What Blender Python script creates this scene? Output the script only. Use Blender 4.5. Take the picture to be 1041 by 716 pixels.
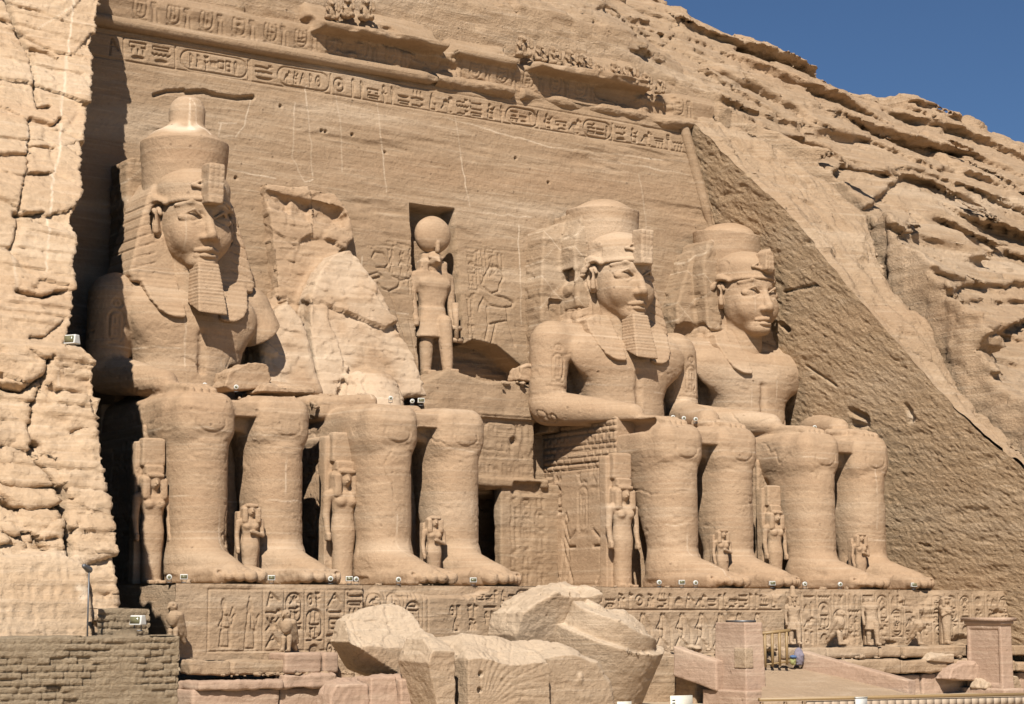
import bpy, math, random, time
import numpy as np
T0 = time.time()
R = math.radians
S = bpy.context.scene
COL = S.collection
for o in list(bpy.data.objects):
    bpy.data.objects.remove(o, do_unlink=True)

# ------------------------------------------------------------------ camera
CAM = np.array([-50.0, -77.31, -1.05]); YAW, PITCH = R(34.14), R(7.54)
PW, PH, PF = 1041.0, 716.0, 2000.0
cd = bpy.data.cameras.new('camera'); cam = bpy.data.objects.new('camera', cd); COL.objects.link(cam)
cam.location = CAM; cam.rotation_euler = (R(90) + PITCH, 0, -YAW)
cd.sensor_fit = 'HORIZONTAL'; cd.sensor_width = 36.0; cd.lens = 36.0 * PF / PW
cd.clip_start = 0.5; cd.clip_end = 3000
S.camera = cam
# ------------------------------------------------------------------ light
SUN_AZ, SUN_EL = R(40), R(44)            # sun to the left of the facade's axis, in front of it
W_ = bpy.data.worlds.new('World'); S.world = W_; W_.use_nodes = True
nt = W_.node_tree; nt.nodes.clear()
sky = nt.nodes.new('ShaderNodeTexSky'); sky.sky_type = 'NISHITA'; sky.sun_disc = False
sd = np.array([-math.sin(SUN_AZ) * math.cos(SUN_EL), -math.cos(SUN_AZ) * math.cos(SUN_EL), math.sin(SUN_EL)])
sky.sun_elevation = SUN_EL; sky.sun_rotation = math.atan2(sd[0], sd[1])
sky.altitude = 1200; sky.air_density = 1.0; sky.dust_density = 0.0; sky.ozone_density = 8.0
bg = nt.nodes.new('ShaderNodeBackground'); bg.inputs['Strength'].default_value = 0.05
wo = nt.nodes.new('ShaderNodeOutputWorld')
nt.links.new(sky.outputs[0], bg.inputs[0]); nt.links.new(bg.outputs[0], wo.inputs[0])
ld = bpy.data.lights.new('sun', 'SUN'); ld.energy = 5.0; ld.angle = R(0.5); ld.color = (1.0, 0.955, 0.90)
sun = bpy.data.objects.new('sun', ld); COL.objects.link(sun)
from mathutils import Vector
sun.rotation_euler = Vector(sd).to_track_quat('Z', 'Y').to_euler()
S.view_settings.view_transform = 'Standard'; S.view_settings.look = 'None'
S.view_settings.exposure = 0.36; S.view_settings.gamma = 1.0; S.view_settings.use_curve_mapping = False
S.cycles.max_bounces = 3; S.cycles.diffuse_bounces = 1

# ------------------------------------------------------------------ picture <-> place helpers
_r = np.array([math.cos(YAW), -math.sin(YAW), 0.0])
_f = np.array([math.sin(YAW) * math.cos(PITCH), math.cos(YAW) * math.cos(PITCH), math.sin(PITCH)])
_u = np.cross(_r, _f)
def ray(u, v): return _f + _r * (u - PW / 2) / PF - _u * (v - PH / 2) / PF
def at(u, v, X=None, Y=None, Z=None):
    d = ray(u, v)
    t = (X - CAM[0]) / d[0] if X is not None else (Y - CAM[1]) / d[1] if Y is not None else (Z - CAM[2]) / d[2]
    return CAM + d * t
def atpl(u, v, n, k):
    d = ray(u, v); n = np.array(n, float); return CAM + d * ((k - n @ CAM) / (n @ d))
def proj(P):
    d = P - CAM; z = d @ _f
    return PW / 2 + PF * (d @ _r) / z, PH / 2 - PF * (d @ _u) / z
def FAC(u, v): return atpl(u, v, (0, 1, -0.1), 0.0)

# ------------------------------------------------------------------ noise
_rng = np.random.RandomState(7)
_TB = _rng.rand(64, 64, 64).astype(np.float32)
def vn(x, y, z):
    x, y, z = np.broadcast_arrays(np.asarray(x, np.float32), np.asarray(y, np.float32), np.asarray(z, np.float32))
    xi = np.floor(x); yi = np.floor(y); zi = np.floor(z)
    fx = x - xi; fy = y - yi; fz = z - zi
    i = xi.astype(np.int64) & 63; j = yi.astype(np.int64) & 63; k = zi.astype(np.int64) & 63
    i1 = (i + 1) & 63; j1 = (j + 1) & 63; k1 = (k + 1) & 63
    fx = fx * fx * fx * (fx * (fx * 6 - 15) + 10); fy = fy * fy * fy * (fy * (fy * 6 - 15) + 10); fz = fz * fz * fz * (fz * (fz * 6 - 15) + 10)
    def L(a, b, t): return a + (b - a) * t
    a = L(L(_TB[i, j, k], _TB[i1, j, k], fx), L(_TB[i, j1, k], _TB[i1, j1, k], fx), fy)
    b = L(L(_TB[i, j, k1], _TB[i1, j, k1], fx), L(_TB[i, j1, k1], _TB[i1, j1, k1], fx), fy)
    return L(a, b, fz) * 2 - 1
def fbm(x, y, z, oct=4, gain=0.5, lac=2.03):
    s = 0; a = 1.0; n = 0
    for o in range(oct):
        s = s + a * vn(x + 11.3 * o, y + 5.7 * o, z + 3.1 * o); n += a
        a *= gain; x = x * lac; y = y * lac; z = z * lac
    return s / n
def hsh(i, j=0, s=0):
    return _TB[(np.asarray(i).astype(np.int64) * 7 + s) & 63, (np.asarray(j).astype(np.int64) * 13 + 5 * s) & 63, (np.asarray(i).astype(np.int64) // 9 + 3 * np.asarray(j).astype(np.int64) + 11 + s) & 63]
def sstep(a, b, x):
    t = np.clip((x - a) / (b - a), 0, 1); return t * t * (3 - 2 * t)
def facets(x, y, z, cell, seed=0, tilt=.5):
    """angular fracture blocks: every cell has its own height and tilt; also the distance to the nearest joint"""
    x, y, z = [np.asarray(q, np.float32) / c for q, c in zip((x, y, z), cell)]
    i, j, k = np.floor(x), np.floor(y), np.floor(z)
    d1 = np.full(x.shape, 9.0, np.float32); d2 = d1.copy(); hv = np.zeros_like(d1)
    for a in (-1, 0, 1):
        for b in (-1, 0, 1):
            for c in (-1, 0, 1):
                I, J, K = (i + a).astype(np.int64) & 63, (j + b).astype(np.int64) & 63, (k + c).astype(np.int64) & 63
                r1, r2, r3, r4 = _TB[I, J, K], _TB[(J + 17 + seed) & 63, (K + 5) & 63, (I + 31) & 63], _TB[(K + 41) & 63, (I + 3 + seed) & 63, (J + 23) & 63], _TB[(I + 9) & 63, (J + 50) & 63, (K + 27 + seed) & 63]
                dx, dy, dz = x - i - a - r1, y - j - b - r2, z - k - c - r3
                d = dx * dx + dy * dy + dz * dz
                h = (r4 - .5) + tilt * ((r1 - .5) * dx + (r2 - .5) * dy + (r3 - .7) * dz) * 2
                m = d < d1
                d2 = np.where(m, d1, np.minimum(d2, d)); hv = np.where(m, h, hv); d1 = np.where(m, d, d1)
    return hv, np.sqrt(d2) - np.sqrt(d1)
def beds(X, Y, L, seed, th, warp=.5):
    """rounded beds: each swells out just above its parting and leans back towards the next; partings open and close along their length"""
    q = (L + warp * th * fbm(X * .10 + seed, Y * .10, L * .2, 3)) / th + seed * 3.7
    q = q + .4 * np.sin(q * 1.7 + seed)
    i = np.floor(q); f = q - i
    s = .25 + .75 * sstep(-.25, .35, fbm(X * .16 + 7 * hsh(i, 2, 3), Y * .16 + i * 3.1, seed, 2))
    prof = sstep(0, .16, f) * (1 - .75 * f)
    par = np.exp(-(np.minimum(f, 1 - f) * th / .09) ** 2) * sstep(.45, .8, s)
    return prof * s * (.5 + hsh(i, 5, 2)) - .35 * par

# ------------------------------------------------------------------ meshes
def mesh_from(name, V, F, mat, smooth=True, attrs=None):
    V = np.ascontiguousarray(V, np.float32); F = np.ascontiguousarray(F, np.int32); k = F.shape[1]
    me = bpy.data.meshes.new(name)
    me.vertices.add(len(V)); me.vertices.foreach_set('co', V.ravel())
    me.loops.add(F.size); me.loops.foreach_set('vertex_index', F.ravel())
    me.polygons.add(len(F)); me.polygons.foreach_set('loop_start', np.arange(0, F.size, k, dtype=np.int32))
    me.update(calc_edges=True)
    if smooth: me.polygons.foreach_set('use_smooth', np.ones(len(F), bool))
    for an, av in (attrs or {}).items():
        at_ = me.attributes.new(an, 'FLOAT', 'POINT'); at_.data.foreach_set('value', np.ascontiguousarray(av, np.float32).ravel())
    me.validate(); me.update()
    if mat is not None: me.materials.append(mat)
    return me
def link(name, me, parent=None):
    o = bpy.data.objects.new(name, me); COL.objects.link(o)
    if parent is not None: o.parent = parent
    return o
def tag(o, label=None, cat=None, group=None, kind=None):
    if label: o['label'] = label
    if cat: o['category'] = cat
    if group: o['group'] = group
    if kind: o['kind'] = kind
    return o
def empty(name, loc=(0, 0, 0), label=None, cat=None, group=None, rz=0):
    o = bpy.data.objects.new(name, None); COL.objects.link(o); o.location = loc; o.rotation_euler.z = rz
    return tag(o, label, cat, group)
def put(name, V, F, mat, parent=None, smooth=True, attrs=None):
    """mesh in world coordinates; when parented, stored relative to the parent's location"""
    if parent is not None:
        base = parent; off = np.zeros(3)
        while base is not None: off = off + np.array(base.location); base = base.parent
        V = np.asarray(V) - off
    return link(name, mesh_from(name, V, F, mat, smooth, attrs), parent)
def gridF(n, m, mask=None):
    i, j = np.meshgrid(np.arange(n - 1), np.arange(m - 1), indexing='ij')
    a = i * m + j
    Q = np.stack([a, a + m, a + m + 1, a + 1], -1)
    if mask is not None: Q = Q[mask[:-1, :-1] & mask[1:, :-1] & mask[:-1, 1:] & mask[1:, 1:]]
    return Q.reshape(-1, 4)
def sheet(name, P, mat, parent=None, flip=False, attrs=None, mask=None):
    n, m = P.shape[:2]; F = gridF(n, m, mask)
    if flip: F = F[:, ::-1]
    return put(name, P.reshape(-1, 3), F, mat, parent, True, attrs)
def normals(V, F):
    N = np.zeros_like(V)
    c = np.cross(V[F[:, 2]] - V[F[:, 0]], V[F[:, 3 if F.shape[1] > 3 else 1]] - V[F[:, 1]]) if F.shape[1] > 3 else np.cross(V[F[:, 1]] - V[F[:, 0]], V[F[:, 2]] - V[F[:, 0]])
    for k in range(F.shape[1]):
        for a in range(3): N[:, a] += np.bincount(F[:, k], c[:, a], len(V))
    return N / (np.linalg.norm(N, axis=1, keepdims=True) + 1e-9)
def seg_dist(u, v, pl):
    """distance of points to a polyline (2-D), and the signed side"""
    best = np.full(u.shape, 1e9, np.float32); side = np.zeros(u.shape, np.float32)
    for (a, b), (c, d) in zip(pl[:-1], pl[1:]):
        ex, ey = c - a, d - b; L2 = ex * ex + ey * ey + 1e-9
        t = np.clip(((u - a) * ex + (v - b) * ey) / L2, 0, 1)
        dx, dy = u - a - t * ex, v - b - t * ey; q = np.sqrt(dx * dx + dy * dy)
        m = q < best; best = np.where(m, q, best); side = np.where(m, np.sign(ex * dy - ey * dx), side)
    return best, side

# ------------------------------------------------------------------ signed-distance modelling
class Vol:
    def __init__(s, lo, hi, h):
        s.lo = np.array(lo, float); s.h = h
        s.n = np.ceil((np.array(hi) - s.lo) / h).astype(int) + 1
        s.F = np.full(s.n, 5.0, np.float32)
        s.ax = [(s.lo[a] + h * np.arange(s.n[a])).astype(np.float32) for a in range(3)]
    def win(s, lo, hi):
        i0 = [max(0, int((lo[a] - s.lo[a]) / s.h) - 1) for a in range(3)]
        i1 = [min(s.n[a], int((hi[a] - s.lo[a]) / s.h) + 3) for a in range(3)]
        sl = tuple(slice(i0[a], max(i0[a], i1[a])) for a in range(3))
        return sl, s.ax[0][sl[0]][:, None, None], s.ax[1][sl[1]][None, :, None], s.ax[2][sl[2]][None, None, :]
    def op(s, prim, k=0.0, mode='u'):
        fn, lo, hi = prim; m = k + 3 * s.h
        sl, X, Y, Z = s.win([l - m for l in lo], [q + m for q in hi])
        A = s.F[sl]
        if A.size == 0: return s
        d = fn(X, Y, Z).astype(np.float32)
        s.F[sl] = -smin(-A, d, k) if mode == 's' else smin(A, d, k)
        return s
    def u(s, prim, k=0.0): return s.op(prim, k, 'u')
    def cut(s, prim, k=0.0): return s.op(prim, k, 's')
    def keep(s, fn):
        X, Y, Z = s.ax[0][:, None, None], s.ax[1][None, :, None], s.ax[2][None, None, :]
        s.F = np.maximum(s.F, fn(X, Y, Z).astype(np.float32)); return s
    def mesh(s):
        F = s.F; n = np.array(F.shape)
        F[0] = F[-1] = 1; F[:, 0] = F[:, -1] = 1; F[:, :, 0] = F[:, :, -1] = 1
        I = F < 0
        c = np.zeros(n - 1, np.int8)
        for a in (0, 1):
            for b in (0, 1):
                for d in (0, 1): c += I[a:n[0] - 1 + a, b:n[1] - 1 + b, d:n[2] - 1 + d]
        act = np.argwhere((c > 0) & (c < 8))
        idx = np.full(n - 1, -1, np.int32); idx[act[:, 0], act[:, 1], act[:, 2]] = np.arange(len(act))
        cv = {}
        for a in (0, 1):
            for b in (0, 1):
                for d in (0, 1): cv[a, b, d] = F[act[:, 0] + a, act[:, 1] + b, act[:, 2] + d]
        acc = np.zeros((len(act), 3)); cnt = np.zeros(len(act))
        ks = list(cv)
        for p in ks:
            for axn in range(3):
                if p[axn]: continue
                q = list(p); q[axn] = 1; q = tuple(q)
                fa, fb = cv[p], cv[q]; m = (fa < 0) != (fb < 0)
                t = fa / np.where(m, fa - fb, 1)
                for a in range(3):
                    acc[:, a] += np.where(m, p[a] + (t if a == axn else 0), 0)
                cnt += m
        V = s.lo + s.h * (act + acc / cnt[:, None])
        Q = []
        for axn in range(3):
            a, b = [(1, 2), (2, 0), (0, 1)][axn]
            sl0 = [slice(None)] * 3; sl1 = [slice(None)] * 3
            sl0[axn] = slice(0, -1); sl1[axn] = slice(1, None)
            A, B = I[tuple(sl0)], I[tuple(sl1)]
            e = np.argwhere(A != B)
            e = e[(e[:, a] > 0) & (e[:, b] > 0) & (e[:, a] < n[a] - 1) & (e[:, b] < n[b] - 1)]
            ins = A[e[:, 0], e[:, 1], e[:, 2]]
            def at_(da, db):
                w = e.copy(); w[:, a] -= da; w[:, b] -= db
                return idx[w[:, 0], w[:, 1], w[:, 2]]
            q = np.stack([at_(1, 1), at_(0, 1), at_(0, 0), at_(1, 0)], 1)
            q[~ins] = q[~ins][:, ::-1]
            Q.append(q)
        return V, np.concatenate(Q)
def smin(a, b, k):
    if k <= 0: return np.minimum(a, b)
    h = np.clip(.5 + .5 * (a - b) / k, 0, 1); return a + (b - a) * h - k * h * (1 - h)
def ell(c, r):
    c = np.array(c, float); r = np.array(r, float)
    def fn(X, Y, Z):
        x, y, z = (X - c[0]) / r[0], (Y - c[1]) / r[1], (Z - c[2]) / r[2]
        k0 = np.sqrt(x * x + y * y + z * z); k1 = np.sqrt((x / r[0]) ** 2 + (y / r[1]) ** 2 + (z / r[2]) ** 2)
        return k0 * (k0 - 1) / (k1 + 1e-6)
    return fn, c - r, c + r
def cone(a, b, ra, rb, sx=1.0):
    a = np.array(a, float); b = np.array(b, float); m = max(ra, rb)
    def fn(X, Y, Z):
        e = b - a; e2 = e.copy(); e2[0] /= sx
        px, py, pz = (X - a[0]) / sx, Y - a[1], Z - a[2]
        t = np.clip((px * e2[0] + py * e2[1] + pz * e2[2]) / (e2 @ e2), 0, 1)
        return np.sqrt((px - t * e2[0]) ** 2 + (py - t * e2[1]) ** 2 + (pz - t * e2[2]) ** 2) - (ra + (rb - ra) * t)
    w = np.array([m * sx, m, m])
    return fn, np.minimum(a, b) - w, np.maximum(a, b) + w
def box(c, h, r=0.0, rot=None):
    c = np.array(c, float); h = np.array(h, float)
    def fn(X, Y, Z):
        x, y, z = X - c[0], Y - c[1], Z - c[2]
        if rot is not None:
            x, y, z = rot[0][0] * x + rot[1][0] * y + rot[2][0] * z, rot[0][1] * x + rot[1][1] * y + rot[2][1] * z, rot[0][2] * x + rot[1][2] * y + rot[2][2] * z
        qx, qy, qz = np.abs(x) - h[0] + r, np.abs(y) - h[1] + r, np.abs(z) - h[2] + r
        return np.sqrt(np.maximum(qx, 0) ** 2 + np.maximum(qy, 0) ** 2 + np.maximum(qz, 0) ** 2) + np.minimum(np.maximum(qx, np.maximum(qy, qz)), 0) - r
    e = h if rot is None else np.abs(np.array(rot)) @ h
    return fn, c - e, c + e
def rotm(ax, ay, az):
    from mathutils import Euler
    return np.array(Euler((ax, ay, az)).to_matrix())
def column(c, z0, z1, rx, ry, cy, n=2.5, r=.3):
    """upright limb; rx, ry, cy are (z, value) tables"""
    zt = lambda T, Z: np.interp(Z, [t[0] for t in T], [t[1] for t in T])
    m = max(max(t[1] for t in rx), max(t[1] for t in ry))
    ys = [t[1] for t in cy]
    def fn(X, Y, Z):
        a, b = zt(rx, Z), zt(ry, Z); y0 = zt(cy, Z)
        q = ((np.abs((X - c) / a) ** n + np.abs((Y - y0) / b) ** n) ** (1 / n) - 1) * np.minimum(a, b)
        return np.maximum(q, np.maximum(z0 - Z, Z - z1))
    return fn, (c - m, min(ys) - m, z0), (c + m, max(ys) + m, z1)
def prism(poly, y0, y1, lean0=0.0, lean1=0.0, zref=0.0, r=0.0):
    """X-Z outline with real depth; faces may lean (y shifts by lean per metre of z)"""
    xs = [p[0] for p in poly]; zs = [p[1] for p in poly]
    dz = max(abs(min(zs) - zref), abs(max(zs) - zref))
    def fn(X, Y, Z):
        x, z = X[:, 0, :], Z[:, 0, :]
        d, ins = poly_sd(x + 0 * z, z + 0 * x, poly)
        d2 = d[:, None, :] + r
        q = np.maximum(y0 + lean0 * (Z - zref) - Y, Y - y1 - lean1 * (Z - zref)) + r
        return np.where((d2 > 0) & (q > 0), np.sqrt(np.maximum(d2, 0) ** 2 + np.maximum(q, 0) ** 2), np.maximum(d2, q)) - r
    e0, e1 = abs(lean0) * dz, abs(lean1) * dz
    return fn, (min(xs), y0 - e0, min(zs)), (max(xs), y1 + e1, max(zs))
def poly_sd(x, z, poly):
    d = np.full(x.shape, 1e9); ins = np.zeros(x.shape, bool)
    n = len(poly)
    for i in range(n):
        (ax, az), (bx, bz) = poly[i], poly[(i + 1) % n]
        ex, ez = bx - ax, bz - az
        t = np.clip(((x - ax) * ex + (z - az) * ez) / (ex * ex + ez * ez + 1e-9), 0, 1)
        d = np.minimum(d, np.hypot(x - ax - t * ex, z - az - t * ez))
        c = (az > z) != (bz > z)
        ins ^= c & (x < (bx - ax) * (z - az) / (bz - az + 1e-12) + ax)
    return np.where(ins, -d, d), ins
def detail(P, amp, sc, seed, mask=None, zs=1.6):
    """second pass on a sheet: roughen along its true normals"""
    n, m = P.shape[:2]; V = P.reshape(-1, 3).copy(); F = gridF(n, m); N = normals(V, F)
    w = V + .25 * np.stack([fbm(V[:, 0] * .8, V[:, 1] * .8, V[:, 2] * .8 + q, 2) for q in (1, 20, 40)], 1)
    d = amp * (fbm(w[:, 0] * sc + seed, w[:, 1] * sc, w[:, 2] * sc * zs, 5, .55) - .6 * np.abs(vn(w[:, 0] * sc * .6, w[:, 1] * sc * .6 + seed, w[:, 2] * sc * zs)) )
    if mask is not None: d = d * mask.ravel()
    return (V + N * d[:, None]).reshape(n, m, 3)
def chip(V, F, amp, cell, seed=0, mask=None, joint=.0):
    N = normals(V, F); w = V + .22 * np.array(cell) * np.stack([fbm(V[:, 0] / cell[0] * 1.3, V[:, 1] / cell[1] * 1.3, V[:, 2] / cell[2] * 1.3 + q, 3) for q in (1, 20, 40)], 1)
    h, e = facets(w[:, 0], w[:, 1], w[:, 2], cell, seed, .9)
    d = amp * h - joint * np.clip(1 - e / .12, 0, 1)
    if mask is not None: d = d * mask
    return V + N * d[:, None]
def chip_sheet(P, amp, cell, seed=0, mask=None, joint=.0):
    n, m = P.shape[:2]
    return chip(P.reshape(-1, 3).copy(), gridF(n, m), amp, cell, seed, None if mask is None else np.broadcast_to(mask, (n, m)).ravel(), joint).reshape(n, m, 3)
def rough(V, F, amp=.05, sc=1.0, seed=0.0, oct=4, bed=0.0, zs=1.0):
    N = normals(V, F)
    d = amp * fbm(V[:, 0] * sc + seed, V[:, 1] * sc, V[:, 2] * sc * zs, oct)
    if bed: d = d + bed * fbm(V[:, 0] * .25 + seed, V[:, 1] * .25, V[:, 2] * 4.5, 3)
    return V + N * d[:, None]
def bxmesh(lo, hi):
    (a, b, c), (d, e, f) = lo, hi
    V = np.array([(a, b, c), (d, b, c), (d, e, c), (a, e, c), (a, b, f), (d, b, f), (d, e, f), (a, e, f)], float)
    F = np.array([(0, 3, 2, 1), (4, 5, 6, 7), (0, 1, 5, 4), (1, 2, 6, 5), (2, 3, 7, 6), (3, 0, 4, 7)])
    return V, F
def joinm(parts):
    Vs, Fs, o = [], [], 0
    for V, F in parts:
        Vs.append(np.asarray(V, float)); Fs.append(np.asarray(F) + o); o += len(V)
    return np.concatenate(Vs), np.concatenate(Fs)
def tube(p, q, r, n=10, r2=None):
    p = np.array(p, float); q = np.array(q, float); r2 = r if r2 is None else r2
    d = q - p; d /= np.linalg.norm(d); a = np.cross(d, (0, 0, 1) if abs(d[2]) < .9 else (1, 0, 0)); a /= np.linalg.norm(a); b = np.cross(d, a)
    A = np.linspace(0, 2 * math.pi, n, endpoint=False); ring = np.cos(A)[:, None] * a + np.sin(A)[:, None] * b
    V = np.concatenate([p + ring * r, q + ring * r2, [p], [q]])
    F = [(i, (i + 1) % n, n + (i + 1) % n, n + i) for i in range(n)] + [(2 * n, (i + 2) % n, i + 1, i) for i in range(0, n, 2)] + [(2 * n + 1, n + i, n + i + 1, n + (i + 2) % n) for i in range(0, n, 2)]
    return V, np.array(F)

# ------------------------------------------------------------------ materials
def mat(name, c1, c2, bed=(.10, .10, 1.3), bump=.05, fine=.5, pale=(.78, .62, .43), stain=.35, rough_=.95, pits=0.0, bedamt=.5, bedb=.35, bpale=.4, midb=1.0):
    c1, c2, pale = [(c[0] * .985, c[1], c[2] * 1.04) for c in (c1, c2, pale)]
    m = bpy.data.materials.new(name); m.use_nodes = True; t = m.node_tree; t.nodes.clear(); L = t.links.new
    def N(k, **kw):
        n = t.nodes.new(k)
        for a, b in kw.items(): setattr(n, a, b)
        return n
    def noise(vec, sc, det=5, ro=.6):
        n = N('ShaderNodeTexNoise'); n.inputs['Scale'].default_value = sc; n.inputs['Detail'].default_value = det; n.inputs['Roughness'].default_value = ro
        L(vec, n.inputs['Vector']); return n.outputs['Fac']
    def mth(op, a, b=None, c=None):
        n = N('ShaderNodeMath', operation=op)
        for i, q in enumerate((a, b, c)):
            if q is None: continue
            if isinstance(q, (int, float)): n.inputs[i].default_value = q
            else: L(q, n.inputs[i])
        return n.outputs[0]
    def mix(f, a, b, bt='MIX'):
        n = N('ShaderNodeMix', data_type='RGBA', blend_type=bt)
        for i, q in ((0, f), (6, a), (7, b)):
            if isinstance(q, (int, float)): n.inputs[i].default_value = q
            elif isinstance(q, tuple): n.inputs[i].default_value = q + (1,) if len(q) == 3 else q
            else: L(q, n.inputs[i])
        return n.outputs[2]
    def ramp(f, a, b):
        n = N('ShaderNodeMapRange'); n.inputs[1].default_value = a; n.inputs[2].default_value = b; L(f, n.inputs[0]); return n.outputs[0]
    pos = N('ShaderNodeNewGeometry').outputs['Position']
    mp = N('ShaderNodeMapping'); mp.inputs['Scale'].default_value = bed; L(pos, mp.inputs[0])
    beds = noise(mp.outputs[0], 1.6, 7, .68)
    mp2 = N('ShaderNodeMapping'); mp2.inputs['Scale'].default_value = (bed[0] * 3, bed[1] * 3, bed[2] * 5); mp2.inputs['Rotation'].default_value = (0, R(3), 0); L(pos, mp2.inputs[0])
    beds2 = noise(mp2.outputs[0], 1.2, 5, .6)
    big = noise(pos, .16, 4, .6); mid = noise(pos, 1.1, 6, .62); fin = noise(pos, 7.0, 6, .75); med = noise(pos, 3.2, 5, .7)
    vo = N('ShaderNodeTexVoronoi'); vo.inputs['Scale'].default_value = 1.7; L(pos, vo.inputs['Vector']); pit = mth('MULTIPLY', ramp(vo.outputs['Distance'], .16, .05), ramp(med, .50, .60))
    f = mth('ADD', mth('MULTIPLY', ramp(beds, .38, .62), bedamt), mth('MULTIPLY', ramp(mid, .35, .65), 1 - bedamt))
    col = mix(f, c1, c2)
    dk = tuple(a * .72 for a in c2)
    col = mix(mth('MULTIPLY', ramp(big, .5, .72), stain), col, dk)
    col = mix(mth('MULTIPLY', ramp(beds2, .52, .72), bpale), col, pale)
    mp3 = N('ShaderNodeMapping'); mp3.inputs['Scale'].default_value = (.05, .05, .42); L(pos, mp3.inputs[0])
    band = noise(mp3.outputs[0], 1.0, 4, .6)
    col = mix(mth('MULTIPLY', ramp(band, .52, .68), .38), col, (c1[0] * .92, c1[1] * .80, c1[2] * .72))      # redder strata
    col = mix(mth('MULTIPLY', ramp(band, .46, .34), .30), col, pale)                                              # paler strata
    sp = ramp(fin, .25, .75)
    col = mix(.35 * fine + .1, col, mix(sp, tuple(a * .62 for a in c2), tuple(min(1, a * 1.3) for a in c1)))
    at_ = N('ShaderNodeAttribute'); at_.attribute_name = 'tint'
    col = mix(at_.outputs['Fac'], col, pale)
    at2 = N('ShaderNodeAttribute'); at2.attribute_name = 'dark'
    col = mix(at2.outputs['Fac'], col, tuple(a * .5 for a in c2))
    h = mth('ADD', mth('MULTIPLY', beds2, bedb), mth('ADD', mth('MULTIPLY', mid, midb), mth('MULTIPLY', fin, 1.1 * fine)))
    h = mth('ADD', h, mth('SUBTRACT', mth('MULTIPLY', med, .9 * fine), mth('MULTIPLY', pit, .8 * fine)))
    col = mix(mth('MULTIPLY', pit, .5), col, tuple(a * .55 for a in c2))
    col = mix(mth('MULTIPLY', ramp(med, .56, .72), .28), col, tuple(a * .72 for a in c2))
    bp = N('ShaderNodeBump'); bp.inputs['Strength'].default_value = 1.0; bp.inputs['Distance'].default_value = bump; L(h, bp.inputs['Height'])
    bs = N('ShaderNodeBsdfPrincipled'); L(col, bs.inputs['Base Color']); L(bp.outputs[0], bs.inputs['Normal'])
    bs.inputs['Roughness'].default_value = rough_; bs.inputs['Specular IOR Level'].default_value = .12
    ou = N('ShaderNodeOutputMaterial'); L(bs.outputs[0], ou.inputs[0])
    return m
def plain(name, c, rough_=.6, metal=0.0, var=.15):
    m = bpy.data.materials.new(name); m.use_nodes = True; t = m.node_tree; b = t.nodes['Principled BSDF']
    n = t.nodes.new('ShaderNodeTexNoise'); n.inputs['Scale'].default_value = 14; g = t.nodes.new('ShaderNodeNewGeometry'); t.links.new(g.outputs['Position'], n.inputs['Vector'])
    mx = t.nodes.new('ShaderNodeMix'); mx.data_type = 'RGBA'; mx.inputs[6].default_value = tuple(a * (1 - var) for a in c) + (1,); mx.inputs[7].default_value = tuple(min(1, a * (1 + var)) for a in c) + (1,)
    t.links.new(n.outputs['Fac'], mx.inputs[0]); t.links.new(mx.outputs[2], b.inputs['Base Color'])
    b.inputs['Roughness'].default_value = rough_; b.inputs['Metallic'].default_value = metal
    return m
M = {}
M['facade'] = mat('facade_sandstone', (.385, .26, .153), (.315, .205, .114), bpale=.25, bump=.085, fine=.5)
M['statue'] = mat('statue_sandstone', (.465, .315, .187), (.385, .247, .14), bed=(.035, .035, 1.1), bedb=.12, bpale=.3, midb=.5, bump=.08, fine=.5, bedamt=.65, stain=.3)
M['cliff'] = mat('cliff_sandstone', (.58, .41, .25), (.47, .31, .175), bump=.09, fine=.6, bedamt=.55)
M['hill'] = mat('hill_sandstone', (.485, .333, .197), (.39, .255, .145), bump=.16, fine=.7)
M['side'] = mat('side_wall_sandstone', (.50, .345, .20), (.42, .28, .155), bed=(.25, .3, 1.3), midb=.25, bump=.15, fine=.9)
M['terrace'] = mat('terrace_sandstone', (.43, .297, .18), (.365, .243, .14), bump=.09, fine=.5)
M['broken'] = mat('broken_sandstone', (.46, .325, .20), (.40, .275, .165), bump=.09, fine=.6, stain=.12)
M['red'] = mat('reddish_sandstone', (.47, .318, .215), (.41, .27, .175), bump=.07, fine=.4)
M['mud'] = mat('mud_brick', (.40, .295, .18), (.32, .23, .135), bed=(.8, .8, 3), bump=.12, fine=.9, pale=(.45, .36, .24))
M['sand'] = mat('sand_ground', (.48, .36, .23), (.42, .31, .19), bed=(.2, .2, .2), bump=.03)
M['lampw'] = plain('white_lamp_paint', (.58, .56, .50), .4)
M['lampglass'] = plain('lamp_glass', (.16, .15, .08), .15)
M['metal'] = plain('grey_metal', (.16, .16, .16), .5, .6)
M['wood'] = plain('varnished_wood', (.30, .195, .085), .5)
M['wood2'] = plain('dark_wood', (.20, .125, .06), .6)
M['board'] = plain('pale_board', (.42, .32, .22), .7, 0, .25)
M['blue'] = plain('blue_cloth', (.08, .14, .26), .8)
M['yellow'] = plain('yellow_cloth', (.32, .31, .12), .8)
M['purple'] = plain('grey_purple_cloth', (.22, .19, .22), .9)
M['sign'] = plain('cream_sign', (.68, .63, .50), .6)
M['black'] = plain('black_print', (.03, .03, .03), .6)
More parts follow.
